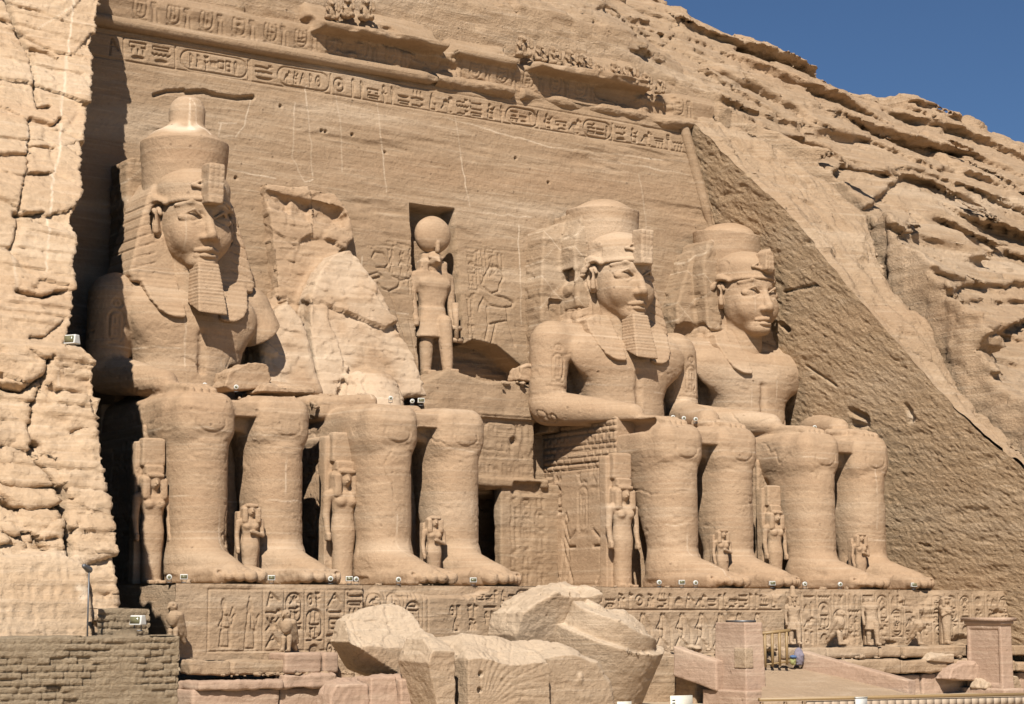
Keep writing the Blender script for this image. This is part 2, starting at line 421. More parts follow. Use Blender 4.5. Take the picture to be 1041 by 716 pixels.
# ------------------------------------------------------------------ carved signs
def arc(cx, cy, r, a0, a1, ry=None, n=14):
    ry = r if ry is None else ry
    return [(cx + r * math.cos(R(a0 + (a1 - a0) * i / n)), cy + ry * math.sin(R(a0 + (a1 - a0) * i / n))) for i in range(n + 1)]
_bird = [('e', .45, .52, .27, .17), ('e', .74, .82, .13, .12), ('p', [(.62, .62), (.74, .80)]), ('p', [(.84, .82), (.97, .76)]), ('p', [(.25, .48), (.0, .18)]), ('p', [(.45, .36), (.45, .03), (.62, .03)]), ('p', [(.56, .38), (.58, .03), (.75, .03)])]
GL = {
 'reed': [('p', [(.4, 0), (.4, .95), (.72, .78), (.66, .4), (.4, .32)])],
 'feather': [('p', arc(.5, .72, .2, 200, -20) + [(.66, .5), (.6, 0), (.45, 0), (.34, .62)])],
 'water': [('p', [(i / 8, .35 if i % 2 else .65) for i in range(9)])],
 'sun': [('p', arc(.5, .5, .38, 0, 360)), ('e', .5, .5, .1, .1)],
 'disc': [('e', .5, .5, .36, .36)],
 'ankh': [('p', arc(.5, .76, .2, 0, 360)), ('p', [(.5, .56), (.5, 0)]), ('p', [(.16, .5), (.84, .5)])],
 'bird': _bird,
 'owl': _bird + [('e', .74, .84, .19, .15), ('e', .36, .6, .2, .18)],
 'eye': [('p', arc(.5, .3, .5, 20, 160, .34) + arc(.5, .7, .5, 200, 340, .34)), ('e', .5, .5, .12, .14)],
 'mouth': [('p', arc(.5, .3, .52, 20, 160, .4) + arc(.5, .7, .52, 200, 340, .4) + [(.98, .5)])],
 'basket': [('h', .5, .72, .45, .5, -1)], 'bread': [('h', .5, .2, .4, .55, 1)],
 'snake': [('p', [(.02, .1), (.3, .3), (.5, .12), (.72, .28), (.8, .75), (.95, .85)]), ('p', [(.8, .75), (.72, .9)])],
 'viper': [('p', [(.02, .3), (.4, .35), (.7, .2), (.86, .5), (.98, .55)]), ('p', [(.84, .52), (.8, .75)]), ('p', [(.88, .55), (.92, .78)])],
 'man': [('e', .45, .86, .11, .12), ('p', [(.45, .74), (.4, .38), (.7, .42), (.72, .06), (.3, .06), (.36, .38)]), ('p', [(.45, .66), (.75, .62), (.86, .8)]), ('p', [(.43, .62), (.25, .45), (.55, .42)])],
 'god': [('e', .5, .82, .12, .12), ('p', [(.42, .7), (.34, .3), (.3, .02), (.74, .02), (.72, .36), (.58, .4), (.58, .7), (.42, .7)]), ('p', [(.5, .94), (.5, 1.0)])],
 'scepter': [('p', [(.5, 0), (.5, .85), (.3, .98), (.75, .9)]), ('p', [(.4, 0), (.6, 0)])],
 'djed': [('p', [(.36, 0), (.42, .6)]), ('p', [(.64, 0), (.58, .6)]), ('p', [(.25, .66), (.75, .66)]), ('p', [(.25, .78), (.75, .78)]), ('p', [(.25, .9), (.75, .9)])],
 'house': [('p', [(.3, .1), (.05, .1), (.05, .85), (.95, .85), (.95, .1), (.7, .1)])],
 'pool': [('p', [(.05, .25), (.05, .75), (.95, .75), (.95, .25), (.05, .25)])],
 'stool': [('p', [(.15, .15), (.85, .15), (.85, .85), (.15, .85), (.15, .15)]), ('p', [(.15, .5), (.85, .5)])],
 'foot': [('p', [(.3, 1), (.3, .12), (.85, .12), (.85, .25), (.5, .35), (.5, 1), (.3, 1)])],
 'cloth': [('p', [(.35, 0), (.35, .85)] + arc(.5, .85, .15, 180, 0) + [(.65, .3)])],
 'flag': [('p', [(.3, 0), (.3, 1)]), ('p', [(.3, .95), (.85, .85), (.3, .7)])],
 'bee': [('e', .4, .5, .26, .14), ('e', .74, .58, .11, .12), ('p', [(.45, .6), (.25, .95), (.6, .85), (.52, .6)]), ('p', [(.3, .4), (.2, .1)]), ('p', [(.5, .38), (.48, .1)]), ('p', [(.65, .45), (.72, .12)])],
 'sedge': [('p', [(.5, 0), (.5, .95)]), ('p', [(.5, .75), (.2, .95)]), ('p', [(.5, .75), (.8, .95)]), ('p', [(.5, .4), (.25, .55)]), ('p', [(.5, .4), (.75, .55)])],
 'arm': [('p', [(.0, .75), (.05, .35), (.7, .35), (.95, .5)]), ('p', [(.7, .35), (.98, .35)])],
 'strokes': [('p', [(.2, .15), (.2, .85)]), ('p', [(.5, .15), (.5, .85)]), ('p', [(.8, .15), (.8, .85)])],
 'scarab': [('e', .5, .48, .24, .3), ('e', .5, .86, .14, .1), ('p', [(.3, .6), (.08, .9)]), ('p', [(.7, .6), (.92, .9)]), ('p', [(.28, .4), (.05, .1)]), ('p', [(.72, .4), (.95, .1)])],
 'plough': [('p', [(.05, .1), (.5, .9), (.95, .3)]), ('p', [(.28, .5), (.7, .62)])],
 'hoe': [('p', [(.1, .05), (.3, .95), (.9, .4)]), ('p', [(.22, .55), (.62, .6)])],
 'lotus': [('p', [(.5, 0), (.5, .5), (.15, .9), (.5, .75), (.85, .9), (.5, .5)])],
 'captive': [('e', .45, .9, .1, .08), ('p', [(.38, .82), (.3, .5), (.36, .3), (.1, .02)]), ('p', [(.36, .3), (.75, .04)]), ('p', [(.52, .82), (.58, .52), (.5, .3)]), ('p', [(.34, .76), (.15, .55), (.55, .5)]), ('p', [(.6, .95), (.95, .55), (.98, .0)])],
}
WIDE = ['water', 'mouth', 'basket', 'pool', 'snake', 'viper', 'arm', 'eye', 'house', 'strokes']
TALL = ['reed', 'feather', 'ankh', 'scepter', 'djed', 'foot', 'cloth', 'flag', 'sedge', 'lotus']
SQ = ['bird', 'owl', 'man', 'god', 'sun', 'bee', 'bird', 'scarab', 'plough', 'stool', 'hoe', 'disc', 'bread', 'bird']
class Canvas:
    def __init__(s, a0, b0, a1, b1, h):
        s.a0, s.b0, s.h = a0, b0, h
        s.n, s.m = int((a1 - a0) / h) + 2, int((b1 - b0) / h) + 2
        s.D = np.zeros((s.n, s.m), np.float32)
    def _w(s, lo, hi, pad):
        i0, i1 = max(0, int((lo[0] - pad - s.a0) / s.h)), min(s.n, int((hi[0] + pad - s.a0) / s.h) + 2)
        j0, j1 = max(0, int((lo[1] - pad - s.b0) / s.h)), min(s.m, int((hi[1] + pad - s.b0) / s.h) + 2)
        if i1 <= i0 or j1 <= j0: return None
        A = s.a0 + s.h * np.arange(i0, i1)[:, None]; B = s.b0 + s.h * np.arange(j0, j1)[None, :]
        return (slice(i0, i1), slice(j0, j1)), np.broadcast_to(A, (i1 - i0, j1 - j0)), np.broadcast_to(B, (i1 - i0, j1 - j0))
    def _put(s, sl, d, dep, soft=None):
        e = s.h * .6 if soft is None else soft
        s.D[sl] = np.maximum(s.D[sl], dep * np.clip(.5 - d / (2 * e), 0, 1))
    def line(s, pl, w, dep):
        P = np.array(pl); q = s._w(P.min(0), P.max(0), w + 2 * s.h)
        if q is None: return
        d, _ = seg_dist(q[1], q[2], pl); s._put(q[0], d - w / 2, dep)
    def ell(s, cx, cy, rx, ry, dep):
        q = s._w((cx - rx, cy - ry), (cx + rx, cy + ry), 2 * s.h)
        if q is None: return
        k = np.hypot((q[1] - cx) / rx, (q[2] - cy) / ry); s._put(q[0], (k - 1) * min(rx, ry), dep)
    def half(s, cx, cy, rx, ry, sg, dep):
        q = s._w((cx - rx, cy - ry), (cx + rx, cy + ry), 2 * s.h)
        if q is None: return
        k = (np.hypot((q[1] - cx) / rx, (q[2] - cy) / ry) - 1) * min(rx, ry); s._put(q[0], np.maximum(k, -sg * (q[2] - cy)), dep)
    def poly(s, pl, dep, soft=None):
        P = np.array(pl); q = s._w(P.min(0), P.max(0), 2 * s.h)
        if q is None: return
        d, _ = poly_sd(q[1], q[2], pl); s._put(q[0], d, dep, soft)
    def rect(s, a0, b0, a1, b1, w, dep):
        s.line([(a0, b0), (a1, b0), (a1, b1), (a0, b1), (a0, b0)], w, dep)
    def glyph(s, g, x, y, w, h, dep, lw, flip=False):
        for k in GL[g]:
            fx = (lambda a: x + w * (1 - a)) if flip else (lambda a: x + w * a)
            if k[0] == 'p': s.line([(fx(a), y + h * b) for a, b in k[1]], lw, dep)
            elif k[0] == 'e': s.ell(fx(k[1]), y + h * k[2], max(k[3] * w, lw * .6), max(k[4] * h, lw * .6), dep)
            elif k[0] == 'h': s.half(fx(k[1]), y + h * k[2], k[3] * w, k[4] * h, k[5], dep)
    def cartouche(s, x, y, w, h, dep, lw, vertical=True):
        r = min(w, h) / 2
        if vertical:
            pl = arc(x + r, y + h - r, r, 180, 0) + arc(x + w - r, y + r + lw, r, 0, -180); s.line(pl + [pl[0]], lw, dep); s.line([(x, y), (x + w, y)], lw, dep)
        else:
            pl = arc(x + r, y + r, r, 270, 90) + arc(x + w - r, y + r, r, 90, -90); s.line(pl + [pl[0]], lw, dep); s.line([(x + w + lw, y), (x + w + lw, y + h)], lw, dep)
    def row(s, x0, x1, y, h, dep, lw, rg, cart=True):
        """a horizontal line of signs, now and then a royal ring"""
        x = x0
        while x < x1 - .3 * h:
            if cart and rg.random() < .16 and x + 2.3 * h < x1:
                w = h * rg.uniform(1.9, 2.3); s.cartouche(x, y, w, h * .96, dep, lw, False)
                s.row(x + .28 * h, x + w - .2 * h, y + .14 * h, h * .7, dep, lw * .85, rg, False); x += w + .3 * h; continue
            t = rg.random()
            if t < .3:
                w = .38 * h; s.glyph(rg.choice(TALL), x, y, w, h * .95, dep, lw)
            elif t < .62:
                w = .85 * h; s.glyph(rg.choice(SQ), x, y + .04 * h, w, h * .9, dep, lw)
            else:
                w = .75 * h
                for q in range(rg.choice([2, 2, 3])):
                    s.glyph(rg.choice(WIDE + ['bread', 'sun']), x, y + h * (.02 + q * .33), w, h * .27, dep, lw * .85)
            x += w + .14 * h
    def col(s, x, w, y0, y1, dep, lw, rg, cart=True):
        y = y1
        while y > y0 + .35 * w:
            if cart and rg.random() < .3 and y - 2.0 * w > y0:
                h = 1.9 * w; s.cartouche(x, y - h, w, h * .96, dep, lw)
                s.col(x + .18 * w, w * .64, y - h + .12 * w, y - .2 * w, dep, lw * .85, rg, False); y -= h + .12 * w; continue
            t = rg.random()
            if t < .42:
                h = .36 * w; s.glyph(rg.choice(WIDE), x, y - h, w, h, dep, lw)
            elif t < .72:
                h = .85 * w; s.glyph(rg.choice(SQ), x + .05 * w, y - h, w * .9, h, dep, lw)
            else:
                h = .85 * w
                for q in range(2): s.glyph(rg.choice(TALL + ['sun', 'bread']), x + q * .5 * w, y - h, w * .44, h, dep, lw)
            y -= h + .13 * w
    def sample(s, a, b):
        x = np.clip((a - s.a0) / s.h, 0, s.n - 1.001); y = np.clip((b - s.b0) / s.h, 0, s.m - 1.001)
        i = x.astype(int); j = y.astype(int); fx = x - i; fy = y - j
        inside = (a >= s.a0) & (a <= s.a0 + s.h * (s.n - 1)) & (b >= s.b0) & (b <= s.b0 + s.h * (s.m - 1))
        v = s.D[i, j] * (1 - fx) * (1 - fy) + s.D[i + 1, j] * fx * (1 - fy) + s.D[i, j + 1] * (1 - fx) * fy + s.D[i + 1, j + 1] * fx * fy
        return np.where(inside, v, 0)

# ------------------------------------------------------------------ the ground
gx = np.concatenate([np.linspace(-900, -60, 30), np.linspace(-55, 60, 60), np.linspace(70, 900, 30)])
gy = np.concatenate([np.linspace(-900, -110, 24), np.linspace(-105, 10, 60), np.linspace(20, 900, 20)])
GX, GY = np.meshgrid(gx, gy, indexing='ij')
dcam = np.hypot(GX - CAM[0], GY - CAM[1])
GZ = -2.65 - 2.05 * sstep(5, 24, dcam) + .06 * fbm(GX * .3, GY * .3, 0, 3)
tag(sheet('ground', np.stack([GX, GY, GZ], -1), M['sand'], flip=False), kind='structure')
GROUND = -4.7

# ------------------------------------------------------------------ the facade
fac = empty('temple_facade', (-1, 1.2, 0), 'tall carved sandstone temple front with a band of hieroglyphs, rising behind the colossi', 'temple')
hX, hZ = .05, .05
FX = np.concatenate([np.arange(-24.5, -19, .1), np.arange(-19, 17.2, .034), np.arange(17.2, 23, .06)]); FZ = np.concatenate([np.arange(-.4, 22.9, hZ), np.arange(22.9, 24.95, .03)])
cv = Canvas(-24.5, -.4, 21.0, 24.8, .03)
fp = lambda u, v: tuple(FAC(u, v)[[0, 2]])
rg = random.Random(4)
# frieze band: the written line under the torus
zt, zb = 24.15, 23.25
cv.line([(-22, zb - .12), (17, zb - .02)], .09, .07); cv.line([(-22, zt + .12), (17, zt + .16)], .07, .05)
x = -17.45
for g, w in (('hoe', .55), ('|', .1), ('S:house,strokes,disc', .95), ('S:pool,water,disc', .95), ('|', .1), ('C:reed,bee,sedge,water,pool,stool,feather', 3.3), ('|', .1), ('S:viper,eye,basket', 1.0), ('C:bird,man,plough,reed,sun', 2.7), ('sun', .8)):
    if g == '|': cv.line([(x, zb - .1), (x, zt + .1)], .06, .07)
    elif g[:2] == 'S:':
        q = g[2:].split(','); 
        for i, s_ in enumerate(q): cv.glyph(s_, x, zt - (i + 1) * .3, w * .9, .27, .12, .06)
    elif g[:2] == 'C:':
        cv.cartouche(x, zb, w, .9, .09, .07, False); q = g[2:].split(','); ww = (w - .7) / len(q)
        for i, s_ in enumerate(q): cv.glyph(s_, x + .35 + i * ww, zb + .13, ww * .82, .64, .11, .06)
    else: cv.glyph(g, x, zb + .03, w * .9, .85, .12, .07)
    x += w + .16
cv.row(x, 15.2, zb, .9, .12, .065, rg)
# the king offering on both sides of the niche, with signs above
def pxl(pl, w=.09, d=.09): cv.line([fp(*p) for p in pl], w, d)
pxl([(490, 290), (492, 283), (498, 272), (505, 271), (511, 276), (512, 282), (508, 289)]); pxl([(508, 289), (507, 296), (501, 298)])
pxl([(490, 290), (497, 297), (502, 300), (514, 303), (522, 308), (520, 312), (509, 313), (498, 310), (492, 303), (488, 310), (487, 316)])
pxl([(495, 312), (497, 330), (505, 328), (517, 326), (515, 312)]); pxl([(505, 328), (502, 340), (499, 352)]); pxl([(517, 326), (521, 340), (524, 352)]); pxl([(497, 330), (494, 345)])
pxl([(378, 262), (381, 256), (390, 258), (396, 268), (392, 272), (383, 272)]); pxl([(375, 280), (384, 277), (388, 281), (378, 284)])
pxl([(392, 272), (399, 281), (408, 285), (405, 292), (396, 296), (388, 293)], .1); pxl([(408, 285), (417, 283), (420, 280)]); pxl([(396, 296), (402, 312), (407, 328), (413, 345), (418, 362)]); pxl([(388, 293), (384, 288)])
pxl([(416, 325), (421, 350), (424, 372)], .05, .05)
for (u, v, n) in ((393, 244, 3), (404, 246, 4), (413, 248, 5), (475, 255, 5), (482, 252, 4), (489, 254, 3), (496, 254, 3), (505, 258, 2), (474, 300, 4), (420, 300, 6)):
    a, b = fp(u, v); cv.col(a, .42, b - .5 * n, b, .07, .05, rg, False)
cv.line([fp(372, 250), fp(415, 250)], .06, .04); cv.line([fp(472, 252), fp(527, 256)], .06, .04)
# a split over the first crown, and seams between the re-set blocks
pxl([(157, 97), (170, 93), (187, 92)], .16, .25); pxl([(190, 94), (208, 93), (220, 97), (240, 100), (257, 99)], .2, .35)
for (u, v) in ((524, 161), (557, 186), (285, 57), (327, 133), (331, 134), (358, 137), (285, 108), (240, 181), (392, 155)):
    a, b = fp(u, v); cv.ell(a, b, .085, .07, .2)
D = cv.sample(*[q for q in np.meshgrid(FX, FZ, indexing='ij')])
XX, ZZ = np.meshgrid(FX, FZ, indexing='ij')
# niche with its standing god
nq = [fp(416, 207.5), fp(462, 213), fp(473, 352), fp(480, 372), fp(428, 395)]
nd, _ = poly_sd(XX, ZZ, [tuple(p) for p in nq]); niche = np.clip(.5 - nd / .05, 0, 1) * 1.35
cave = [fp(470, 352), fp(482, 346), fp(505, 352), fp(533, 375), fp(538, 388), fp(500, 392), fp(455, 392), fp(430, 398), fp(424, 380), fp(470, 372)]
kd, _ = poly_sd(XX, ZZ, [tuple(p) for p in cave]); hole = np.clip(.5 - kd / .12, 0, 1) * 1.5
door = np.where((XX > -2.5) & (XX < 4.2) & (ZZ < 4.5), 3.6, 0)
seam = np.zeros_like(XX)
def seam_px(pl, w=.035, a=.5):
    global seam
    P = [fp(*p) for p in pl]
    d, _ = seg_dist(XX + .05 * vn(XX * 2, ZZ * 2, 0), ZZ + .05 * vn(XX * 2, ZZ * 2, 7), P)
    seam = np.maximum(seam, a * np.clip(1.3 - d / w, 0, 1) * (.45 + .55 * sstep(-.2, .4, vn(XX * .7, ZZ * .7, 3))))
for pl in ([(383, 102), (393, 195)], [(462, 117), (472, 185), (478, 210)], [(345, 118), (348, 175)], [(462, 213), (540, 222)], [(310, 88), (318, 178)], [(300, 105), (296, 160), (310, 185), (318, 182)], [(340, 92), (346, 130)],
           [(650, 178), (658, 240)], [(600, 160), (700, 178)], [(230, 172), (280, 182)], [(256, 100), (248, 128), (240, 140)], [(222, 124), (240, 125)], [(224, 125), (222, 139), (238, 139)], [(440, 365), (300, 340)],
           [(527, 230), (530, 330)], [(368, 262), (366, 300)], [(415, 318), (372, 316)], [(455, 120), (560, 150), (700, 165)]):
    seam_px(pl, .036)
rel = .035 * fbm(XX * .35, 0, ZZ * 3.2, 4) + .018 * fbm(XX * 3, 2, ZZ * 5, 3) + .12 * fbm(XX * .12, 5, ZZ * .2, 3)
rel += .09 * sstep(.25, .6, fbm(XX * .22, 9, ZZ * 1.1, 4))           # flaked beds
YY = .1 * ZZ + D + np.maximum(np.maximum(niche, hole), door) + rel
sheet('back_wall', np.stack([XX, YY, ZZ], -1), M['facade'], fac, attrs={'tint': seam})
print('facade', round(time.time() - T0, 1))

# torus roll, broken away on the right half
def roll(x0, x1, z, y, r, seed):
    xs = np.arange(x0, x1, .08); A = np.linspace(0, 2 * math.pi, 22)
    X_, A_ = np.meshgrid(xs, A, indexing='ij')
    rr = r * (1 + .05 * fbm(X_ * .8, np.cos(A_) * 2 + seed, np.sin(A_) * 2, 3)) * (1 - .55 * sstep(x1 - 1.1, x1 - .1, X_ + .4 * vn(X_ * 2, A_ * 1.3, 1)))
    return np.stack([X_, y - rr * np.cos(A_) * 1.15, z + rr * np.sin(A_)], -1)
sheet('torus_moulding', roll(-24.2, -.25, 24.80, 2.36, .30, 1), M['facade'], fac)
# weathered ledge that carries on where the roll has broken off
xs = np.arange(-.5, 16.2, .06); tt = np.linspace(0, 1, 40)
X_, T_ = np.meshgrid(xs, tt, indexing='ij')
ed = .62 + .30 * fbm(X_ * .45, 3, 1, 3) + .22 * vn(X_ * .7, 1, 4); ed = np.clip(ed, .12, 1.2) * (1 - .6 * ((X_ > 4.0) & (X_ < 4.6)))
a = T_ * math.pi * .93
sheet('broken_ledge', np.stack([X_, 2.7 - ed * .85 * np.sin(a) ** .7 + .05 * fbm(X_ * 3, T_ * 4, 0, 3), 24.42 + .12 * vn(X_ * .5, 0, 2) + .75 * T_ + .06 * fbm(X_ * 2, T_ * 4, 5, 3)], -1), M['facade'], fac)

# cavetto cornice with royal rings; its lip survives in two stretches
CZ = np.arange(24.9, 28.2, .045); CX = np.arange(-24.5, 17.2, .05)
cc = Canvas(-24.6, 24.8, 17.3, 28.4, .045)
x = -16.3
while x < 14.5:
    cc.cartouche(x, 25.2, .62, 1.0, .09, .07); cc.col(x + .14, .34, 25.3, 26.05, .08, .06, rg, False)
    cc.line([(x + .95, 25.2), (x + .95, 25.8)], .09, .09); cc.ell(x + .95, 25.95, .17, .17, .09); cc.line([(x + 1.2, 25.2), (x + 1.12, 25.85)], .07, .08)
    x += 1.62
XX, ZZ = np.meshgrid(CX, CZ, indexing='ij')
lipz = 26.2 + .1 * vn(XX * .4, 0, 3)
def span(a, b, s=.25): return sstep(a - s, a + s, XX + .3 * vn(XX * 2, ZZ * 2, 5)) * (1 - sstep(b - s, b + s, XX + .3 * vn(XX * 2, ZZ * 2, 8)))
lip = np.maximum(np.maximum(span(-7.3, -.1) * .8, span(.5, 4.3) * .35), span(4.9, 12.6) * .8)
t = np.clip((ZZ - 25.0) / 1.3, 0, 1)
out = .15 + .35 * t ** 2 + lip * (sstep(lipz - .16, lipz, ZZ) * .95 + .05)
above = np.maximum(ZZ - lipz - .28 - .15 * vn(XX * .6, 1, 1), 0)
out = out - np.minimum(above * 2.2, .5) - above * .9 + np.where(lip < .3, -.35 * sstep(25.9, 26.5, ZZ), 0)
ero = .35 * sstep(.1, .55, fbm(XX * .5, 4, ZZ * .9, 4)) * sstep(-8, -4, XX)
YY = .1 * ZZ + .05 - out + cc.sample(XX, ZZ) * (ZZ < 26.1) * (1 - np.clip(ero * 3, 0, 1)) + ero + .05 * fbm(XX * .7, 1, ZZ * 3, 4) + .12 * fbm(XX * .4, 7, ZZ * .6, 3)
sheet('cornice', np.stack([XX, YY, ZZ], -1), M['facade'], fac)

# roll moulding down the right corner of the front
zz_ = np.arange(6, 24.7, .08); A_ = np.linspace(0, 2 * math.pi, 20); Z_, A2_ = np.meshgrid(zz_, A_, indexing='ij')
rr_ = .30 * (1 + .06 * fbm(Z_ * .9, np.cos(A2_), np.sin(A2_), 3)) * (1 - .5 * sstep(.2, .5, fbm(Z_ * .5, 4, 2, 3)))
sheet('corner_moulding', np.stack([21.6 - .245 * Z_ - .42 + rr_ * np.cos(A2_), .1 * Z_ - .02 - rr_ * np.sin(A2_), Z_], -1), M['facade'], fac)
# doorway surround between the second and third colossus
V = Vol((-4.5, -2.2, -.1), (5.2, 2.2, 11.0), .07)
V.u(box((.3, .15, 6.6), (3.1, .65, 1.9), .12))            # lintel mass with signs
V.u(box((3.3, -.30, 2.4), (1.9, .30, 2.6), .04)); V.u(box((-2.5, -.35, 2.4), (1.2, .30, 2.6), .04))
V.u(box((.6, -.15, 5.0), (3.4, .65, .22), .08)); V.cut(box((2.8, -.8, 4.75), (.8, .35, .3), .1), .1)
V.u(prism([(-3, 8.0), (4.0, 8.0), (4.1, 9.1), (2.5, 9.9), (.6, 9.7), (-1.5, 10.2), (-3, 9.4)], -.75, 1.5, .1, 0, 8, .15), .1)
v, f = V.mesh(); v = rough(v, f, .10, 1.1, 3, 4, .03)
cd_ = Canvas(-3, 0, 4.4, 8.6, .04)
cd_.rect(-1.6, 6.0, 4.0, 8.1, .07, .06); cd_.row(-1.4, 4.0, 7.1, .8, .08, .06, rg); cd_.row(-1.4, 4.0, 6.1, .8, .08, .06, rg)
cd_.row(-1.4, 4.0, 5.4, .5, .05, .05, rg, False); cd_.ell(2.2, 7.0, .2, .17, .3)
cd_.col(1.9, .5, .3, 4.4, .09, .055, rg); cd_.col(2.6, .55, .3, 4.6, .09, .055, rg); cd_.col(3.4, .55, .3, 4.6, .09, .055, rg)
nn = normals(v, f); v[:, 1] += cd_.sample(v[:, 0], v[:, 2]) * (nn[:, 1] < -.6)
put('door_surround', v, f, M['facade'], fac)
print('doorway', round(time.time() - T0, 1))
# ------------------------------------------------------------------ right recess wall, its sloping cut edge, the hill
RWN, RWK = (1, 0, .245), 21.6
rwx = lambda Y, Z: RWK - .245 * np.asarray(Z, float) + .12 * np.maximum(-2.5 - np.asarray(Y, float), 0)
def onwall(u, v):
    p = atpl(u, v, RWN, RWK)
    for _ in range(30): p = at(u, v, X=.5 * p[0] + .5 * float(rwx(p[1], p[2])))
    return p
DG = [tuple(onwall(u, v)[[1, 2]]) for u, v in ((700, 122), (720, 138), (760, 180), (800, 215), (860, 290), (930, 370), (985, 430), (1041, 478))]
DG = sorted([(-34, DG[-1][1] - (DG[-1][0] + 34) * 1.0)] + DG + [(9, DG[0][1] + 6.5), (16, DG[0][1] + 13)])
dgy, dgz = [q[0] for q in DG], [q[1] for q in DG]
zd = lambda Y: np.interp(Y, dgy, dgz)
ry = np.arange(3.2, -30, -.075); rs = np.linspace(0, 1, 420)
Yg, Sg = np.meshgrid(ry, rs, indexing='ij')
top = zd(ry) + .16 * fbm(ry * .5, 0, 0, 4) + .1 * vn(ry * 2.2, 1, 0)
Zg = -4.9 + (top[:, None] + 4.9) * Sg
lowz = sstep(12, 4, Zg); tool = fbm(Yg * .5 + Zg * .45, Zg * 3.4 - Yg * 2.2, 3, 4) * (1 - lowz) + lowz * fbm(Yg * .35, Zg * 3.0 + .5 * fbm(Yg * .2, Zg * .3, 2, 3), 3, 4)
d = .12 * fbm(Yg * .15, Zg * .25, 1, 3) + .038 * tool + .03 * fbm(Yg * 2.2 + Zg * .5, Zg * 5, 6, 4) + .04 * fbm(Yg * 5 + Zg * 2.5, Zg * 7 - Yg * 3, 4, 3) + .05 * sstep(.2, .5, fbm(Yg * .35, Zg * 1.1, 8, 5)) + .06 * sstep(.35, .6, fbm(Yg * .9, Zg * 1.6, 12, 4))
ug, vg = proj(np.stack([rwx(Yg, Zg), Yg, Zg], -1))
for pl, w, a in (([(797, 297), (812, 293), (830, 290)], 1.5, .2), ([(866, 418), (880, 425), (880, 432), (868, 432)], 4, .3), ([(922, 413), (928, 425), (926, 428)], 3, .2), ([(760, 176), (763, 178)], 2.2, .4), ([(768, 170), (769, 172)], 2.2, .4), ([(795, 330), (800, 335)], 3, .35), ([(820, 372), (850, 392)], 1.6, .15)):
    q, _ = seg_dist(ug, vg, pl); d = d + a * np.clip(1.2 - q / w, 0, 1)
tint = np.zeros_like(d)
for pl, w in (([(868, 430), (880, 431)], 4), ([(925, 420), (927, 428)], 4)):
    q, _ = seg_dist(ug, vg, pl); tint = np.maximum(tint, .5 * np.clip(1.2 - q / w, 0, 1))
rw = sheet('recess_side_wall', np.stack([rwx(Yg, Zg) + d, Yg, Zg], -1), M['side'], attrs={'tint': tint})
tag(rw, 'dark raking-lit rock wall with tool marks closing the right side of the recess', 'rock wall')

CR = [(745, 138), (775, 150), (812, 172), (845, 192), (880, 225), (905, 260), (945, 305), (1000, 365), (1041, 408), (1100, 470), (1200, 560)]
crp = [atpl(u, v, (0, -1, 1), 22.5) for u, v in CR]
cry = [p[1] for p in crp][::-1]; crx = [p[0] for p in crp][::-1]
by = np.concatenate([[3.4], ry]); bs = np.linspace(0, 1, 120)
Yb, Sb = np.meshgrid(ry, bs, indexing='ij'); Zb0 = top[:, None] + 0 * Sb
Xb = rwx(Yb, Zb0) + 7.5 * Sb
k = np.sin(np.pi * np.clip(Sb, 0, 1))
hb = .28 * fbm(Xb * .9 + Yb * .22, Yb * .32, 2, 4) + .14 * fbm(Xb * 2.2 + Yb * .8, Yb * .7, 4, 4) + .16 * sstep(.15, .5, fbm(Xb * 1.1 + Yb * .4, Yb * .5, 9, 4))
hb = hb * sstep(0, .06, Sb)
xcb = np.interp(Yb, cry, crx)
hb = hb - 2.2 * sstep(-.62, -.45, Xb - xcb - .25 * vn(Yb * .9, 2, 1)) + .25 * sstep(-3, -1.2, Xb - xcb) * vn(Yb * .5, 1, 3)
ub, vb = proj(np.stack([Xb, Yb, Zb0], -1))
for pl, w, a in (([(928, 356), (950, 370), (968, 385)], 2, .3), ([(982, 388), (1008, 402)], 5, .6), ([(880, 300), (905, 330), (935, 350)], 1.5, .15), ([(800, 180), (850, 235)], 1.5, .12), ([(990, 420), (1030, 470)], 2, .3)):
    q, _ = seg_dist(ub, vb, pl); hb = hb - a * np.clip(1.2 - q / w, 0, 1)
dn = np.zeros_like(d[:, 0:1])
e0 = d[:, -1:]
Pb = np.stack([Xb + e0 * (1 - sstep(0, .2, Sb)), Yb - .7 * hb, Zb0 + .7 * hb], -1)
Pb = chip_sheet(Pb, .16, (.9, 1.6, 1.6), 6, sstep(0, .08, Sb), .04); Pb = detail(Pb, .05, 3.0, 4, sstep(0, .05, Sb))
bnd = sheet('cut_slope', Pb, M['hill'])
tag(bnd, kind='structure')

